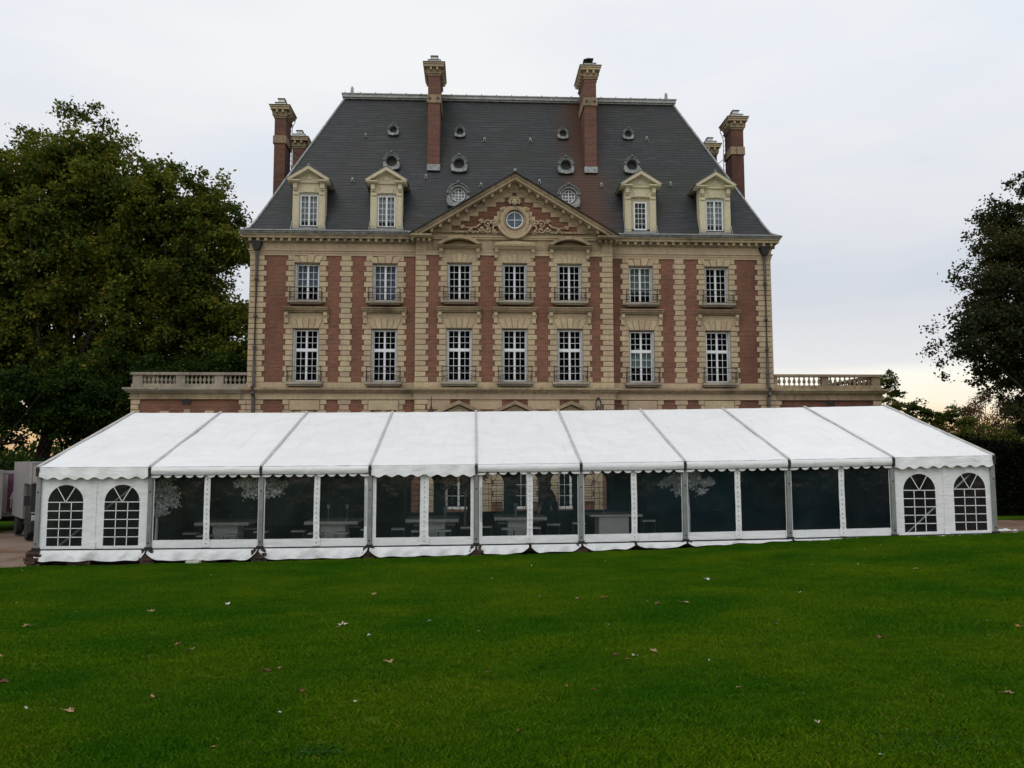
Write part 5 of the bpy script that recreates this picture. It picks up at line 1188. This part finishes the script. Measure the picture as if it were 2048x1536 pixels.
# ---------------------------------------------------------------- person
def person(loc):
    g = float(gz(loc[0], loc[1]))+.03
    root = thing('person', 'person dressed in black leaning over a marquee table and holding a white cloth', 'person', (loc[0], loc[1], g))
    J = {'pel': (.08, 0, .96), 'sp': (.03, -.02, 1.15), 'ch': (-.06, -.06, 1.36), 'nk': (-.13, -.10, 1.52), 'hd': (-.17, -.13, 1.62), 'ht': (-.19, -.14, 1.72),
         'ls': (-.10, -.25, 1.44), 'le': (-.25, -.34, 1.18), 'lw': (-.42, -.50, 1.02), 'rs': (-.02, .13, 1.43), 're': (-.20, -.02, 1.16), 'rw': (-.40, -.20, 1.04),
         'lh': (.08, -.10, .92), 'lk': (.10, -.14, .50), 'la': (.12, -.10, .09), 'lt': (-.02, -.13, .04), 'rh': (.08, .10, .92), 'rk': (.14, .12, .50), 'ra': (.22, .14, .09), 'rt': (.08, .15, .04)}
    R_ = {'pel': .145, 'sp': .13, 'ch': .16, 'nk': .06, 'hd': .085, 'ht': .075, 'ls': .065, 'le': .047, 'lw': .032, 'rs': .065, 're': .047, 'rw': .032, 'lh': .10, 'lk': .068, 'la': .042, 'lt': .04, 'rh': .10, 'rk': .068, 'ra': .042, 'rt': .04}
    E_ = [('pel', 'sp'), ('sp', 'ch'), ('ch', 'nk'), ('nk', 'hd'), ('hd', 'ht'), ('ch', 'ls'), ('ls', 'le'), ('le', 'lw'), ('ch', 'rs'), ('rs', 're'), ('re', 'rw'), ('pel', 'lh'), ('lh', 'lk'), ('lk', 'la'), ('la', 'lt'), ('pel', 'rh'), ('rh', 'rk'), ('rk', 'ra'), ('ra', 'rt')]
    ks = list(J); me = bpy.data.meshes.new('body'); me.from_pydata([J[k] for k in ks], [(ks.index(a), ks.index(b_)) for a, b_ in E_], []); me.materials.append(M['black_cloth'])
    o = mk('body', me, root); m_ = o.modifiers.new('s', 'SKIN'); sv = me.skin_vertices[0].data
    for i, k in enumerate(ks): sv[i].radius = (R_[k], R_[k]*.85); sv[i].use_root = (k == 'pel')
    o.modifiers.new('d', 'SUBSURF').levels = 2; o.modifiers['d'].render_levels = 2
    mb = MB(); hd = (-.18, -.135, 1.655); mb.ball(hd, .098, 12, 9, (.95, .85, 1.15)); mb.ball((-.27, -.17, 1.65), .018, 6, 4); mb.ball((-.262, -.165, 1.615), .02, 6, 4, (.6, 1.2, .4))
    for s_ in (-1, 1): mb.ball((-.255, -.155+s_*.035-.0, 1.675), .012, 6, 4); mb.ball((-.17, -.135+s_*.085, 1.65), .022, 6, 4, (1, .4, 1.4))
    mb.build('head', 'skin', root, smooth=True)
    mb = MB(); mb.ball((-.15, -.13, 1.69), .108, 12, 8, (1, .92, .95)); mb.build('hair', 'hair', root, smooth=True)
    for wn in ('lw', 'rw'):
        w_ = Vector(J[wn]); mb = MB(); d = Vector((-.8, -.4, -.35)).normalized(); sd_ = Vector((.4, -.85, 0)).normalized()
        mb.tube([w_, w_+d*.05, w_+d*.09], [.028, .038, .034], 8)
        for f in range(4): b0 = w_+d*.085+sd_*(.027-.018*f); L_f = (.06, .07, .066, .05)[f]; mb.tube([b0, b0+d*L_f*.5, b0+d*L_f*.8+Vector((0, 0, -.02)), b0+d*L_f*.75+Vector((0, 0, -.045))], [.010, .009, .008, .006], 5)
        mb.tube([w_+d*.03+sd_*.03, w_+d*.06+sd_*.055, w_+d*.085+sd_*.05+Vector((0, 0, -.02))], [.012, .010, .008], 5); mb.build('hand', 'skin', root, smooth=True)
    mb = gridmesh(lin(0, 1, 8), lin(0, 1, 6), lambda u, v: (-.50+.12*u-.06*v, -.58+.12*u, 1.0+.16*u-.30*v+.01*math.sin(9*u))); cl = mb.mesh('white_cloth', 'cloth_white')
    thing('cloth', 'folded white cloth held by the person in black', 'cloth', (loc[0], loc[1], g), 0, None, cl)
person((.72, -11.2))

# ---------------------------------------------------------------- vehicles behind the left end of the marquee
def text_mesh(s, size, mat, ext=.004):
    c = bpy.data.curves.new('lettering', 'FONT'); c.body = s; c.size = size; c.extrude = ext; c.align_x = 'CENTER'; c.align_y = 'CENTER'
    tmp = bpy.data.objects.new('t', c); COL.objects.link(tmp); dg = bpy.context.evaluated_depsgraph_get(); me = bpy.data.meshes.new_from_object(tmp.evaluated_get(dg)); bpy.data.objects.remove(tmp)
    me.materials.clear(); me.materials.append(M[mat]); return me
def wheel(parent, x, y, r=.36, w=.22, z=None):
    mb = MB(); mb.lathe([(r*.62, -w/2), (r*.95, -w/2), (r, -w/2+.03), (r, w/2-.03), (r*.95, w/2), (r*.62, w/2)], 20); R90 = Matrix.Rotation(PI/2, 4, 'Y'); m2_ = MB(); m2_.merge(mb, R90)
    wo_ = m2_.build('wheel', 'tyre', parent, (x, y, r)); mb = MB(); mb.lathe([(r*.60, -w*.4), (r*.60, w*.4), (r*.2, w*.45)], 14); m3 = MB(); m3.merge(mb, R90); m3.build('rim', 'zinc', wo_)
gt = float(gz(-18, -9))
tr = thing('box_truck', 'white box truck with black front and dark windscreen parked beside the marquee end', 'truck', (-17.0, -8.6, gt), math.radians(36))
B = lambda name, mb, mat: mb.build(name, mat, tr)
mb = MB(); mb.cbox(-.98, .98, -.10, 3.9, 2.02, 2.80, .03); mb.box(-.98, .98, 1.3, 3.9, .72, 2.02); B('cargo_box', mb, 'truck_grey')
mb = MB(); mb.box(-.90, .90, -.106, -.10, 2.1, 2.68); B('luton_panel', mb, 'truck_cream')
mb = MB(); mb.box(-.99, .99, -.115, -.10, 2.78, 2.82); mb.box(-.99, -.95, -.115, -.10, 2.0, 2.8); mb.box(.95, .99, -.115, -.10, 2.0, 2.8); B('box_trim', mb, 'zinc')
mb = MB(); mb.add([(-.92, -.05, .55), (.92, -.05, .55), (.92, 1.28, .55), (-.92, 1.28, .55), (-.92, .02, .98), (.92, .02, .98), (.88, .10, 2.0), (-.88, .10, 2.0), (-.88, 1.28, 2.0), (.88, 1.28, 2.0)],
                     [(0, 1, 5, 4), (4, 5, 6, 7), (7, 6, 9, 8), (1, 2, 9, 6, 5), (0, 4, 7, 8, 3), (3, 8, 9, 2), (0, 3, 2, 1)]); B('cab', mb, 'black_metal_or_shade')
mb = MB(); mb.add([(-.80, .005, 1.05), (.80, .005, 1.05), (.76, .085, 1.92), (-.76, .085, 1.92)], [(0, 1, 2, 3)]); mb.v = [(x, y-.012, z) for x, y, z in mb.v]; B('windscreen', mb, 'mesh_dark')
mb = MB(); mb.box(-.9, .9, -.03, .0, .98, 1.03); B('windscreen_rail', mb, 'zinc')
mb = MB(); mb.cbox(-.94, .94, -.16, .1, .30, .70, .03); B('bumper', mb, 'black_metal_or_shade'); mb = MB()
for k in range(4): mb.box(-.5, .5, -.075, -.045, .74+k*.05, .765+k*.05)
B('grille', mb, 'mesh_dark')
o = mk('lettering', text_mesh('IVECO', .20, 'letter_white'), tr, (-.42, -.17, .60)); o.rotation_euler.x = PI/2
for sx in (-1, 1):
    mb = MB(); mb.cbox(sx*.75-.14, sx*.75+.14, -.085, -.04, .72, .92, .02); B('headlight', mb, 'zinc')
    mb = MB(); mb.box(*sorted((sx*.93, sx*1.12)), .1, .16, 1.25, 1.6); B('wing_mirror', mb, 'black_metal_or_shade')
    for y_ in (.55, 3.1): wheel(tr, sx*.85, y_)
def trailer(name, lab, loc, rz, w, d, z0, z1, mat, poster=False):
    g = float(gz(loc[0], loc[1])); t_ = thing(name, lab, 'trailer', (*loc, g), rz); z0 -= g; z1 -= g
    mb = MB(); mb.cbox(-w/2, w/2, 0, d, z0, z1, .02); mb.build('body', mat, t_)
    mb = MB(); mb.box(-w/2-.02, w/2+.02, -.03, 0, z1-.10, z1+.03); mb.box(-w/2-.02, -w/2+.06, -.03, 0, z0, z1-.1); mb.box(w/2-.06, w/2+.02, -.03, 0, z0, z1-.1); mb.box(-w/2-.02, w/2+.02, -.03, 0, z0-.14, z0); mb.build('trim', 'truck_grey', t_)
    mb = MB(); mb.box(-w/2+.1, w/2-.1, .3, .4, z0-.35, z0-.14); mb.box(-w/2+.2, w/2-.2, .2, d-.2, z0-.25, z0-.14); mb.build('chassis', 'black_metal_or_shade', t_)
    for sx in (-1, 1): wheel(t_, sx*(w/2-.2), d*.5, .3, .18)
    if poster:
        px0, px1 = -w/2+.42, -w/2+1.5; pz0, pz1 = z0+.06, z1-.12
        mb = MB(); mb.box(px0, px1, -.012, -.002, pz0, pz1); po = mb.build('poster', 'plaque', t_)
        mb = MB(); y0 = -.016
        for pts in ([(.08, .34), (.32, .34), (.24, .52), (.17, .52)], [(.42, .30), (.66, .30), (.66, .55), (.42, .55)], [(.30, .62), (.95, .62), (.95, .65), (.30, .65)], [(.35, .10), (.95, .10), (.95, .13), (.35, .13)], [(.12, .10), (.16, .10), (.16, .34), (.12, .34)]):
            mb.prism([(px0+a*(px1-px0), pz0+b_*(pz1-pz0)) for a, b_ in pts], -.016, -.0125)
        mb.build('printed_shapes', 'letter_white', po)
        mb = MB()
        for k in range(14): a, b_ = random.uniform(.05, .85), random.uniform(.15, .9); mb.box(px0+a*(px1-px0), px0+(a+.1)*(px1-px0), -.0155-.0003*k*.1, -.0128, pz0+b_*(pz1-pz0), pz0+(b_+.06)*(pz1-pz0))
        mb.build('printed_patches', 'truck_grey', po)
trailer('exhibition_trailer', 'pale trailer with a purple printed poster behind the box truck', (-20.35, -4.2), math.radians(12), 2.6, 4.5, .12, 1.84, 'truck_cream', True)
trailer('white_trailer', 'cream trailer at the left edge of the photo beside the poster trailer', (-21.45, -6.6), math.radians(32), 2.2, 4, .15, 1.90, 'truck_cream')

# ---------------------------------------------------------------- vegetation
def leaves_mesh(name, centers, radii, n, size, mat, rng, flat=.75, up=.5):
    k = len(centers); idx = rng.integers(0, k, n); c = np.asarray(centers)[idx]; r = np.asarray(radii)[idx][:, None]
    ns = 9; sub = rng.normal(size=(k, ns, 3))*.52; sub[:, :, 2] *= flat; so = sub[idx, rng.integers(0, ns, n)]
    d = rng.normal(size=(n, 3))*rng.uniform(.12, .34, (n, 1)); d[:, 2] *= flat
    P = c+(so+d)*r
    nn = rng.normal(size=(n, 3))+np.array([0, 0, up]); nn /= np.linalg.norm(nn, axis=1)[:, None]
    t_ = np.cross(nn, rng.normal(size=(n, 3))); t_ /= np.linalg.norm(t_, axis=1)[:, None]; b_ = np.cross(nn, t_)
    s = size*rng.uniform(.6, 1.25, (n, 1)); w = s*rng.uniform(.55, .8, (n, 1))
    V = np.stack([P-t_*s*.5, P+b_*w*.5-t_*s*.05, P+t_*s*.5, P-b_*w*.5-t_*s*.05], 1).reshape(-1, 3)
    F = np.arange(n*4).reshape(n, 4); return npmesh(name, V, F, mat)
def tree(name, label, cat, base, trunk_r, ells, mat, n, size, seed, group=None, clump=(.7, 1.3), ncl=90, bark='bark', limbs=26, fork=None, flat=.75):
    rng = np.random.default_rng(seed); t_ = thing(name, label, cat, base, 0, group)
    vol = np.array([e[3]*e[4]*e[5] for e in ells]); vol = vol/vol.sum(); C_, R_ = [], []
    for e, v in zip(ells, vol):
        m_ = max(5, int(ncl*v)); d = rng.normal(size=(m_, 3)); d /= np.linalg.norm(d, axis=1)[:, None]; q = rng.uniform(.12, 1, (m_, 1))**.40
        C_.append(np.array(e[:3])-np.array(base)+d*q*np.array(e[3:6])); R_.append(rng.uniform(*clump, m_))
    C_ = np.concatenate(C_); R_ = np.concatenate(R_)
    top = fork or .45*float(C_[:, 2].max()); mb = MB(); pts = [(0, 0, -.3)]+[(rng.normal()*trunk_r*.3, rng.normal()*trunk_r*.3, top*q) for q in (.35, .7, 1)]
    mb.tube(pts, [trunk_r*1.25, trunk_r, trunk_r*.85, trunk_r*.7], 10)
    for k in rng.choice(len(C_), min(limbs, len(C_)), replace=False):
        c = C_[k]; z0 = top*rng.uniform(.65, 1); s = Vector((0, 0, z0)); e = Vector(c); m_ = s.lerp(e, .5)+Vector((0, 0, -.08*(e-s).length))
        mb.tube([s, s.lerp(m_, .5)+Vector((0, 0, .1)), m_, m_.lerp(e, .5), e], [trunk_r*.45, trunk_r*.32, trunk_r*.22, trunk_r*.13, .02], 5, False)
    mb.build('trunk', bark, t_)
    cr = mk('crown', leaves_mesh('crown', C_, R_, n, size, mat, rng, flat), t_); cr['kind'] = 'stuff'; return t_
GL = -.56
tree('plane_tree', 'tall plane tree with olive green crown at the left edge behind the trailers', 'tree', (-28.5, 13, GL), .55, [(-27.2, 13, 17.2, 4.6, 4, 5.6), (-24.3, 13, 17.4, 3.2, 4, 4.4), (-30.2, 13, 17.6, 3.8, 3.5, 4.6), (-28.2, 13, 22.3, 2.8, 2.4, 2.6), (-25.4, 13, 20.9, 2.6, 2.2, 2.2), (-31, 13, 20.6, 2.2, 2.2, 2.2), (-32, 13, 13, 5, 4, 7), (-26.5, 13, 11, 4.5, 4, 4.5), (-30, 12, 8.0, 5, 3.5, 2.2)], 'leaf_plane', 185000, .25, 1, 'plane trees left of the chateau', (.8, 1.35), 330, limbs=40, fork=7)
tree('plane_tree', 'broad plane tree with yellowing crown right next to the chateau', 'tree', (-20.5, 14, GL), .5, [(-22.0, 14, 16.6, 4.6, 4, 5.2), (-18.9, 14, 13.5, 2.9, 3.5, 5), (-23.5, 14, 11.5, 4.5, 4, 4), (-18, 14, 8.2, 4.5, 3.5, 3.2), (-24.5, 13, 6.8, 4, 3, 2.8)], 'leaf_plane', 160000, .25, 2, 'plane trees left of the chateau', (.8, 1.35), 260, limbs=40, fork=6.5)
tree('plane_tree', 'plane tree whose crown is cut by the left frame edge', 'tree', (-37, 15, GL), .5, [(-36.2, 15, 15.5, 5, 4, 7), (-36, 15, 9, 5, 4, 3)], 'leaf_plane', 70000, .27, 3, 'plane trees left of the chateau', (1.1, 1.8), 120, fork=6)
tree('dark_tree', 'dark bushy tree standing low in front of the plane trees behind the left terrace', 'tree', (-20.5, 8.5, GL), .3, [(-21.5, 8.5, 5.6, 2.8, 2.2, 2.3), (-17.5, 9.8, 6.2, 2.4, 1.6, 2.0), (-24, 8.5, 5.2, 2.4, 2, 2.4)], 'leaf_dark', 70000, .22, 4, None, (.6, 1.1), 90)
tree('dark_tree', 'dark low tree on the far left above the trailers', 'tree', (-29.5, 7, GL), .3, [(-30, 7, 5.0, 3.4, 2, 2.0), (-26.3, 7, 5.2, 2.2, 2, 2.0), (-34, 7, 6, 3, 2, 2.4)], 'leaf_dark', 46000, .22, 5, None, (.6, 1.1), 70)
for k, (x, y, w, h, l) in enumerate([(-25.0, 4, 2.8, 3.4, 'dark round shrub behind the poster trailer'), (-20.2, 3, 2.4, 3.3, 'dark shrub hidden behind the box truck beside the left wing'), (-30.5, 4, 3.0, 3.0, 'dark spreading shrub behind the cream trailer at the left')]):
    tree('shrub', l, 'shrub', (x, y, GL), .1, [(x, y, h*.45+GL, w, 1.5, h*.45)], 'leaf_dark', 16000, .18, 20+k, None, (.5, .8), 40)
tree('maple_tree', 'dark maple tree reaching in from the right edge', 'tree', (26.2, -2.2, .2), .38, [(25.6, -2.5, 12.9, 2.8, 2.6, 4.0), (24.3, -2.5, 12.6, 1.6, 2, 2.2), (23.3, -2.5, 10.5, 2.2, 2, 2.6), (21.9, -2.5, 8.0, 2.2, 2, 1.5), (23.5, -2.5, 8.6, 2.6, 2, 2.2), (24.8, -2.5, 6.8, 3.2, 2.4, 2.2), (27.5, -2.5, 9.5, 3, 3, 5), (25.5, -3, 4.4, 2.8, 2, 1.6)], 'leaf_maple', 115000, .17, 6, None, (.6, 1.0), 240, limbs=60, fork=5)
def hedge(label, x0, x1, y, h, th, n, seed):
    rng = np.random.default_rng(seed); g = .2; t_ = thing('hedge', label, 'hedge', ((x0+x1)/2, y, g)); mb = MB(); L_ = x1-x0
    mb.box(-L_/2+.15, L_/2-.15, -th/2+.15, th/2-.15, -.2, h-.2); mb.build('hedge_core', 'leaf_hedge', t_)
    f = rng.integers(0, 4, n); u, v = rng.uniform(-.5, .5, n), rng.uniform(0, 1, n); P = np.zeros((n, 3)); bumps = .15*np.sin(u*L_*1.3)+.1*np.sin(u*L_*3.1)
    P[:, 0] = u*L_; P[:, 1] = np.where(f == 3, rng.uniform(-.5, .5, n)*th, -th/2+rng.normal(0, .06, n)); P[:, 2] = np.where(f == 3, h+bumps+rng.normal(0, .07, n), v*(h+bumps))
    e = f == 2; P[e, 0] = -L_/2+rng.normal(0, .06, e.sum()); P[e, 1] = rng.uniform(-.5, .5, e.sum())*th
    cr = mk('foliage', leaves_mesh('foliage', P, np.full(n, .03), n*2, .12, 'leaf_hedge', rng), t_); cr['kind'] = 'stuff'
hedge('tall black-green clipped hedge beyond the right end of the marquee', 16.7, 44, -8.2, 2.65, 2.6, 42000, 7)
tree('feathery_tree', 'light green feathery tree rising behind the right terrace', 'tree', (27.2, 14.5, .2), .16, [(26.3, 14.5, 5.6, .8, 1, 1.6), (26.1, 14.5, 7.3, .3, .4, .9), (28.4, 14.5, 4.9, 1.5, 1, 1.3), (27.3, 14.5, 3.4, 2.4, 1.5, 1.6), (30.3, 14.5, 5.0, .8, .8, .9)], 'leaf_feather', 26000, .17, 8, None, (.3, .6), 110, limbs=60, fork=2.4, flat=.5)
tree('rust_bush', 'rusty brown half-bare bush between the feathery tree and the dark hedge', 'bush', (33.4, 16, .2), .14, [(32.6, 16, 4.2, 1.9, 1.5, 1.6), (34.8, 16, 4.9, 2.2, 1.5, 2.1), (31, 16, 3.4, 1.8, 1.4, 1.6), (37, 16, 4.2, 2.4, 1.5, 2.2)], 'leaf_rust', 24000, .13, 9, None, (.4, .8), 90, limbs=90, fork=1.6)
tree('feathery_tree', 'darker green feathery shrub in front of the rusty bush', 'tree', (30.5, 12, .2), .1, [(30.3, 12, 2.9, 2.6, 1.2, 1.7), (33.5, 11, 2.9, 2.2, 1.2, 1.5)], 'leaf_feather', 26000, .14, 10, None, (.35, .7), 70, limbs=50, fork=1.2)
# far woods, one dark mass on either side
def woods(label, x0, x1, y, h, n, seed):
    rng = np.random.default_rng(seed); m_ = 150; X = np.linspace(x0, x1, m_); Hh = h*(.75+.35*np.sin(X*.13+seed)*np.sin(X*.05)+.12*rng.normal(size=m_))
    C_ = np.stack([np.repeat(X, 4), y+rng.uniform(-3, 3, m_*4), np.abs(np.repeat(Hh, 4)*np.tile([.25, .5, .75, 1], m_))-1.2], -1)
    o = mk('woods', leaves_mesh('woods', C_, np.full(len(C_), 1.7), n, .75, 'leaf_dark', rng)); o['kind'] = 'stuff'; o['label'] = label; o['category'] = 'woods'
woods('dark distant woodland edge behind the left trees', -130, -14, 75, 4.9, 26000, 11)
woods('dark distant woodland edge behind the right shrubs', 14, 130, 75, 5.2, 26000, 12)

# lawn tufts ---------------------------------------------------------------
def tuft_mesh(seed, nb, r, h):
    rng = np.random.default_rng(seed); x, y = rng.uniform(-r, r, nb), rng.uniform(-r, r, nb); a = rng.uniform(0, 2*PI, nb); hh = h*rng.uniform(.45, 1.15, nb); w = rng.uniform(.0022, .0042, nb)
    ln_ = rng.uniform(.2, 1.0, nb)*hh; b_ = rng.uniform(0, 2*PI, nb); ca, sa = np.cos(a)*w, np.sin(a)*w; cb, sb = np.cos(b_), np.sin(b_)
    V = np.stack([np.stack([x-ca, y-sa, 0*x-.01], -1), np.stack([x+ca, y+sa, 0*x-.01], -1), np.stack([x+ca*.8+cb*ln_*.35, y+sa*.8+sb*ln_*.35, hh*.6], -1), np.stack([x+cb*ln_, y+sb*ln_, hh*.92], -1)], 1).reshape(-1, 3)
    return npmesh('tuft', V, np.arange(nb*4).reshape(nb, 4), 'grass_blade')
def scatter(name, label, pts, scl, rots, src_mesh, mat, cat=None):
    me = bpy.data.meshes.new(name); me.vertices.add(len(pts)); me.vertices.foreach_set('co', np.asarray(pts, np.float32).ravel())
    a = me.attributes.new('scl', 'FLOAT', 'POINT'); a.data.foreach_set('value', np.asarray(scl, np.float32)); a = me.attributes.new('rotz', 'FLOAT', 'POINT'); a.data.foreach_set('value', np.asarray(rots, np.float32))
    o = mk(name, me, kind='stuff'); o['label'] = label
    if cat: o['category'] = cat
    src = bpy.data.objects.new(name+'_source', src_mesh)
    ng = bpy.data.node_groups.new(name, 'GeometryNodeTree'); ng.interface.new_socket('Geometry', in_out='INPUT', socket_type='NodeSocketGeometry'); ng.interface.new_socket('Geometry', in_out='OUTPUT', socket_type='NodeSocketGeometry')
    i = ng.nodes.new('NodeGroupInput'); ou = ng.nodes.new('NodeGroupOutput'); ip = ng.nodes.new('GeometryNodeInstanceOnPoints'); oi = ng.nodes.new('GeometryNodeObjectInfo'); oi.inputs['Object'].default_value = src
    na = ng.nodes.new('GeometryNodeInputNamedAttribute'); na.data_type = 'FLOAT'; na.inputs['Name'].default_value = 'scl'; nb = ng.nodes.new('GeometryNodeInputNamedAttribute'); nb.data_type = 'FLOAT'; nb.inputs['Name'].default_value = 'rotz'
    cx = ng.nodes.new('ShaderNodeCombineXYZ'); ng.links.new(nb.outputs['Attribute'], cx.inputs['Z']); L = ng.links.new
    L(i.outputs[0], ip.inputs['Points']); L(oi.outputs['Geometry'], ip.inputs['Instance']); L(cx.outputs[0], ip.inputs['Rotation']); L(na.outputs['Attribute'], ip.inputs['Scale']); L(ip.outputs[0], ou.inputs[0])
    m_ = o.modifiers.new('scatter', 'NODES'); m_.node_group = ng; return o
def lawn_pts(d0, d1, dens, seed):
    rng = np.random.default_rng(seed); ar = 1.08*(d1**2-d0**2)*1.08; n = int(ar*dens); d = np.sqrt(rng.uniform(d0*d0, d1*d1, n)); s = rng.uniform(-1.15, 1.15, n)
    x = CAM.x+d*(s+YAW)/1.0; y = CAM.y+d; k = y < lawn_edge(x)-.02; x, y = x[k], y[k]
    return np.stack([x, y, lawn_z(x, y)], -1), rng
p, rng = lawn_pts(3.6, 9, 150, 31); scatter('grass', 'short mown grass blades in the foreground of the lawn', p, rng.uniform(.6, 1.15, len(p)), rng.uniform(0, 6.28, len(p)), tuft_mesh(1, 170, .095, .040), 'grass_blade')
p, rng = lawn_pts(9, 23.2, 62, 32); scatter('grass', 'short mown grass covering the middle of the lawn', p, rng.uniform(.7, 1.3, len(p)), rng.uniform(0, 6.28, len(p)), tuft_mesh(2, 150, .15, .038), 'grass_blade')
# small plants among the grass, lower right
rng = np.random.default_rng(5); n = 900; x = rng.normal(1.0, .34, n); y = rng.normal(-33.75, .2, n)
cm = leaves_mesh('clover', np.stack([x, y, lawn_z(x, y)+.035], -1), np.full(n, .03), 700, .022, 'leaf_clover', rng, .5, 1.5); o = mk('clover_patch', cm, kind='stuff'); o['label'] = 'patch of bluish green clover in the lower right of the lawn'
n = 120; x = rng.normal(-3.05, .1, n); y = rng.normal(-33.3, .06, n); cm = leaves_mesh('clover', np.stack([x, y, lawn_z(x, y)+.04], -1), np.full(n, .03), 240, .030, 'leaf_clover', rng, .5, 1.5); o = mk('clover_patch', cm, kind='stuff'); o['label'] = 'small clump of clover at the lower left edge of the lawn'

# fallen leaves ---------------------------------------------------------------
def leaf_mesh(seed, mat):
    rs = random.Random(seed); lob = [(0, -.5), (.12, -.12), (.42, -.25), (.34, .02), (.52, .22), (.24, .22), (.20, .42), (0, .62), (-.20, .40), (-.25, .2), (-.5, .2), (-.34, 0), (-.42, -.26), (-.12, -.12)]
    cu = rs.uniform(.2, .9); tw = rs.uniform(-.5, .5); mb = MB(); vs = [(0, .05, 0)]
    for x, y in lob: vs.append((x*math.cos(cu*abs(x)*1.6), y, cu*x*x*1.4+tw*y*.4*x+.12*abs(y)*cu+rs.uniform(-.03, .05)))
    mb.add(vs, [(0, i+1, (i+1) % 14+1) for i in range(14)]); mb.tube([(0, -.5, .02), (.03, -.85, .05)], .018, 4); return mb.mesh('fallen_leaf', mat)
LV = [(-10.1, -24.0, 't', .12), (-8.33, -26.91, 't', .13), (-8.32, -23.41, 't', .13), (-7.11, -25.61, 't', .13), (-3.76, -27.77, 'c', .16), (-6.14, -24.82, 'w', .10), (-2.88, -30.19, 't', .13), (-4.07, -30.57, 'r', .10), (-3.97, -30.45, 't', .07), (-3.5, -31.53, 'r', .08),
      (-4.77, -31.6, 't', .10), (-5.33, -31.95, 't', .10), (-6.56, -30.69, 'r', .10), (-7.35, -29.29, 't', .09), (-5.31, -29.08, 't', .11), (-5.61, -28.67, 'b', .10), (-2.97, -31.97, 'w', .04), (-3.53, -32.28, 'w', .03), (-3.78, -33.13, 'o', .04), (-2.6, -27.45, 'c', .06),
      (-3.77, -24.14, 't', .12), (-1.85, -30.82, 'b', .05), (-.3, -25.69, 't', .11), (.12, -25.75, 'b', .13), (1.23, -26.61, 't', .12), (2.49, -23.43, 'w', .12), (3.28, -25.9, 'w', .09), (6.49, -23.59, 't', .14), (2.52, -30.04, 'b', .11), (4.26, -29.84, 'o', .11),
      (-.07, -30.31, 't', .11), (-.31, -30.48, 'c', .08), (-.49, -30.38, 'r', .08), (-.41, -30.61, 'b', .06), (-1.16, -31.65, 'o', .05), (-.95, -31.83, 'r', .06), (.28, -32.0, 't', .05), (.46, -33.17, 'c', .05), (2.3, -32.52, 't', .08), (.54, -33.93, 'w', .04), (-1.66, -33.01, 'b', .06), (.79, -26.66, 'b', .10)]
CN = {'t': ('leaf_tan', 'tan'), 'b': ('leaf_brown', 'brown'), 'r': ('leaf_red', 'dark red'), 'c': ('leaf_cream', 'cream'), 'w': ('leaf_white', 'whitish'), 'o': ('leaf_orange', 'orange')}
lm = {}; used = set()
for k, (x, y, c, s) in enumerate(LV):
    v = k % 3
    if (c, v) not in lm: lm[(c, v)] = leaf_mesh(v*7+3, CN[c][0])
    z = float(lawn_z(np.float64(x), np.float64(y)))
    dd = y-CAM.y; sx_ = (x-CAM.x)/dd-YAW; cw = ['at the far left edge', 'well left', 'left of centre', 'near the middle', 'right of centre', 'well right', 'at the far right edge'][min(6, max(0, int((sx_+.63)/.18)))]
    rw = 'close to the marquee' if dd > 14 else 'in the upper half' if dd > 10.5 else 'halfway down' if dd > 8.4 else 'in the lower half' if dd > 7 else 'close to the bottom'
    lb = '%s autumn leaf %s of the lawn, %s' % (CN[c][1], cw, rw)
    if lb in used: lb = 'smaller ' + lb if s < .09 else 'second ' + lb
    used.add(lb)
    o = thing('fallen_leaf', lb, 'fallen leaf', (x, y, z+.035), random.uniform(0, 6.28), '%s autumn leaves on the lawn' % CN[c][1], lm[(c, v)])
    o.scale = (s, s, s); o.rotation_euler.x = random.uniform(-.3, .3)
rng = np.random.default_rng(77); p, _ = lawn_pts(6, 22, .35, 41); q = leaves_mesh('litter', p+[0, 0, .03], np.full(len(p), .02), len(p), .035, 'leaf_white', rng, .3, 1.0)
o = mk('leaf_litter', q, kind='stuff'); o['label'] = 'tiny pale specks of litter and daisies strewn over the lawn'
# paper scrap by the right corner leg
mb = gridmesh(lin(0, 1, 8), lin(0, 1, 5), lambda u, v: (-.3+.6*u, -.12+.24*v, .03+.05*math.sin(u*7)*math.sin(v*5)))
thing('plastic_sheet', 'crumpled white plastic sheet on the ground beside the right corner leg', 'plastic sheet', (13.62, -15.7, float(gz(13.6, -15.7))+.02), .1, None, mb.mesh('plastic_sheet', 'pvc_skirt', True))
print('SCENE DONE', len(bpy.data.objects))
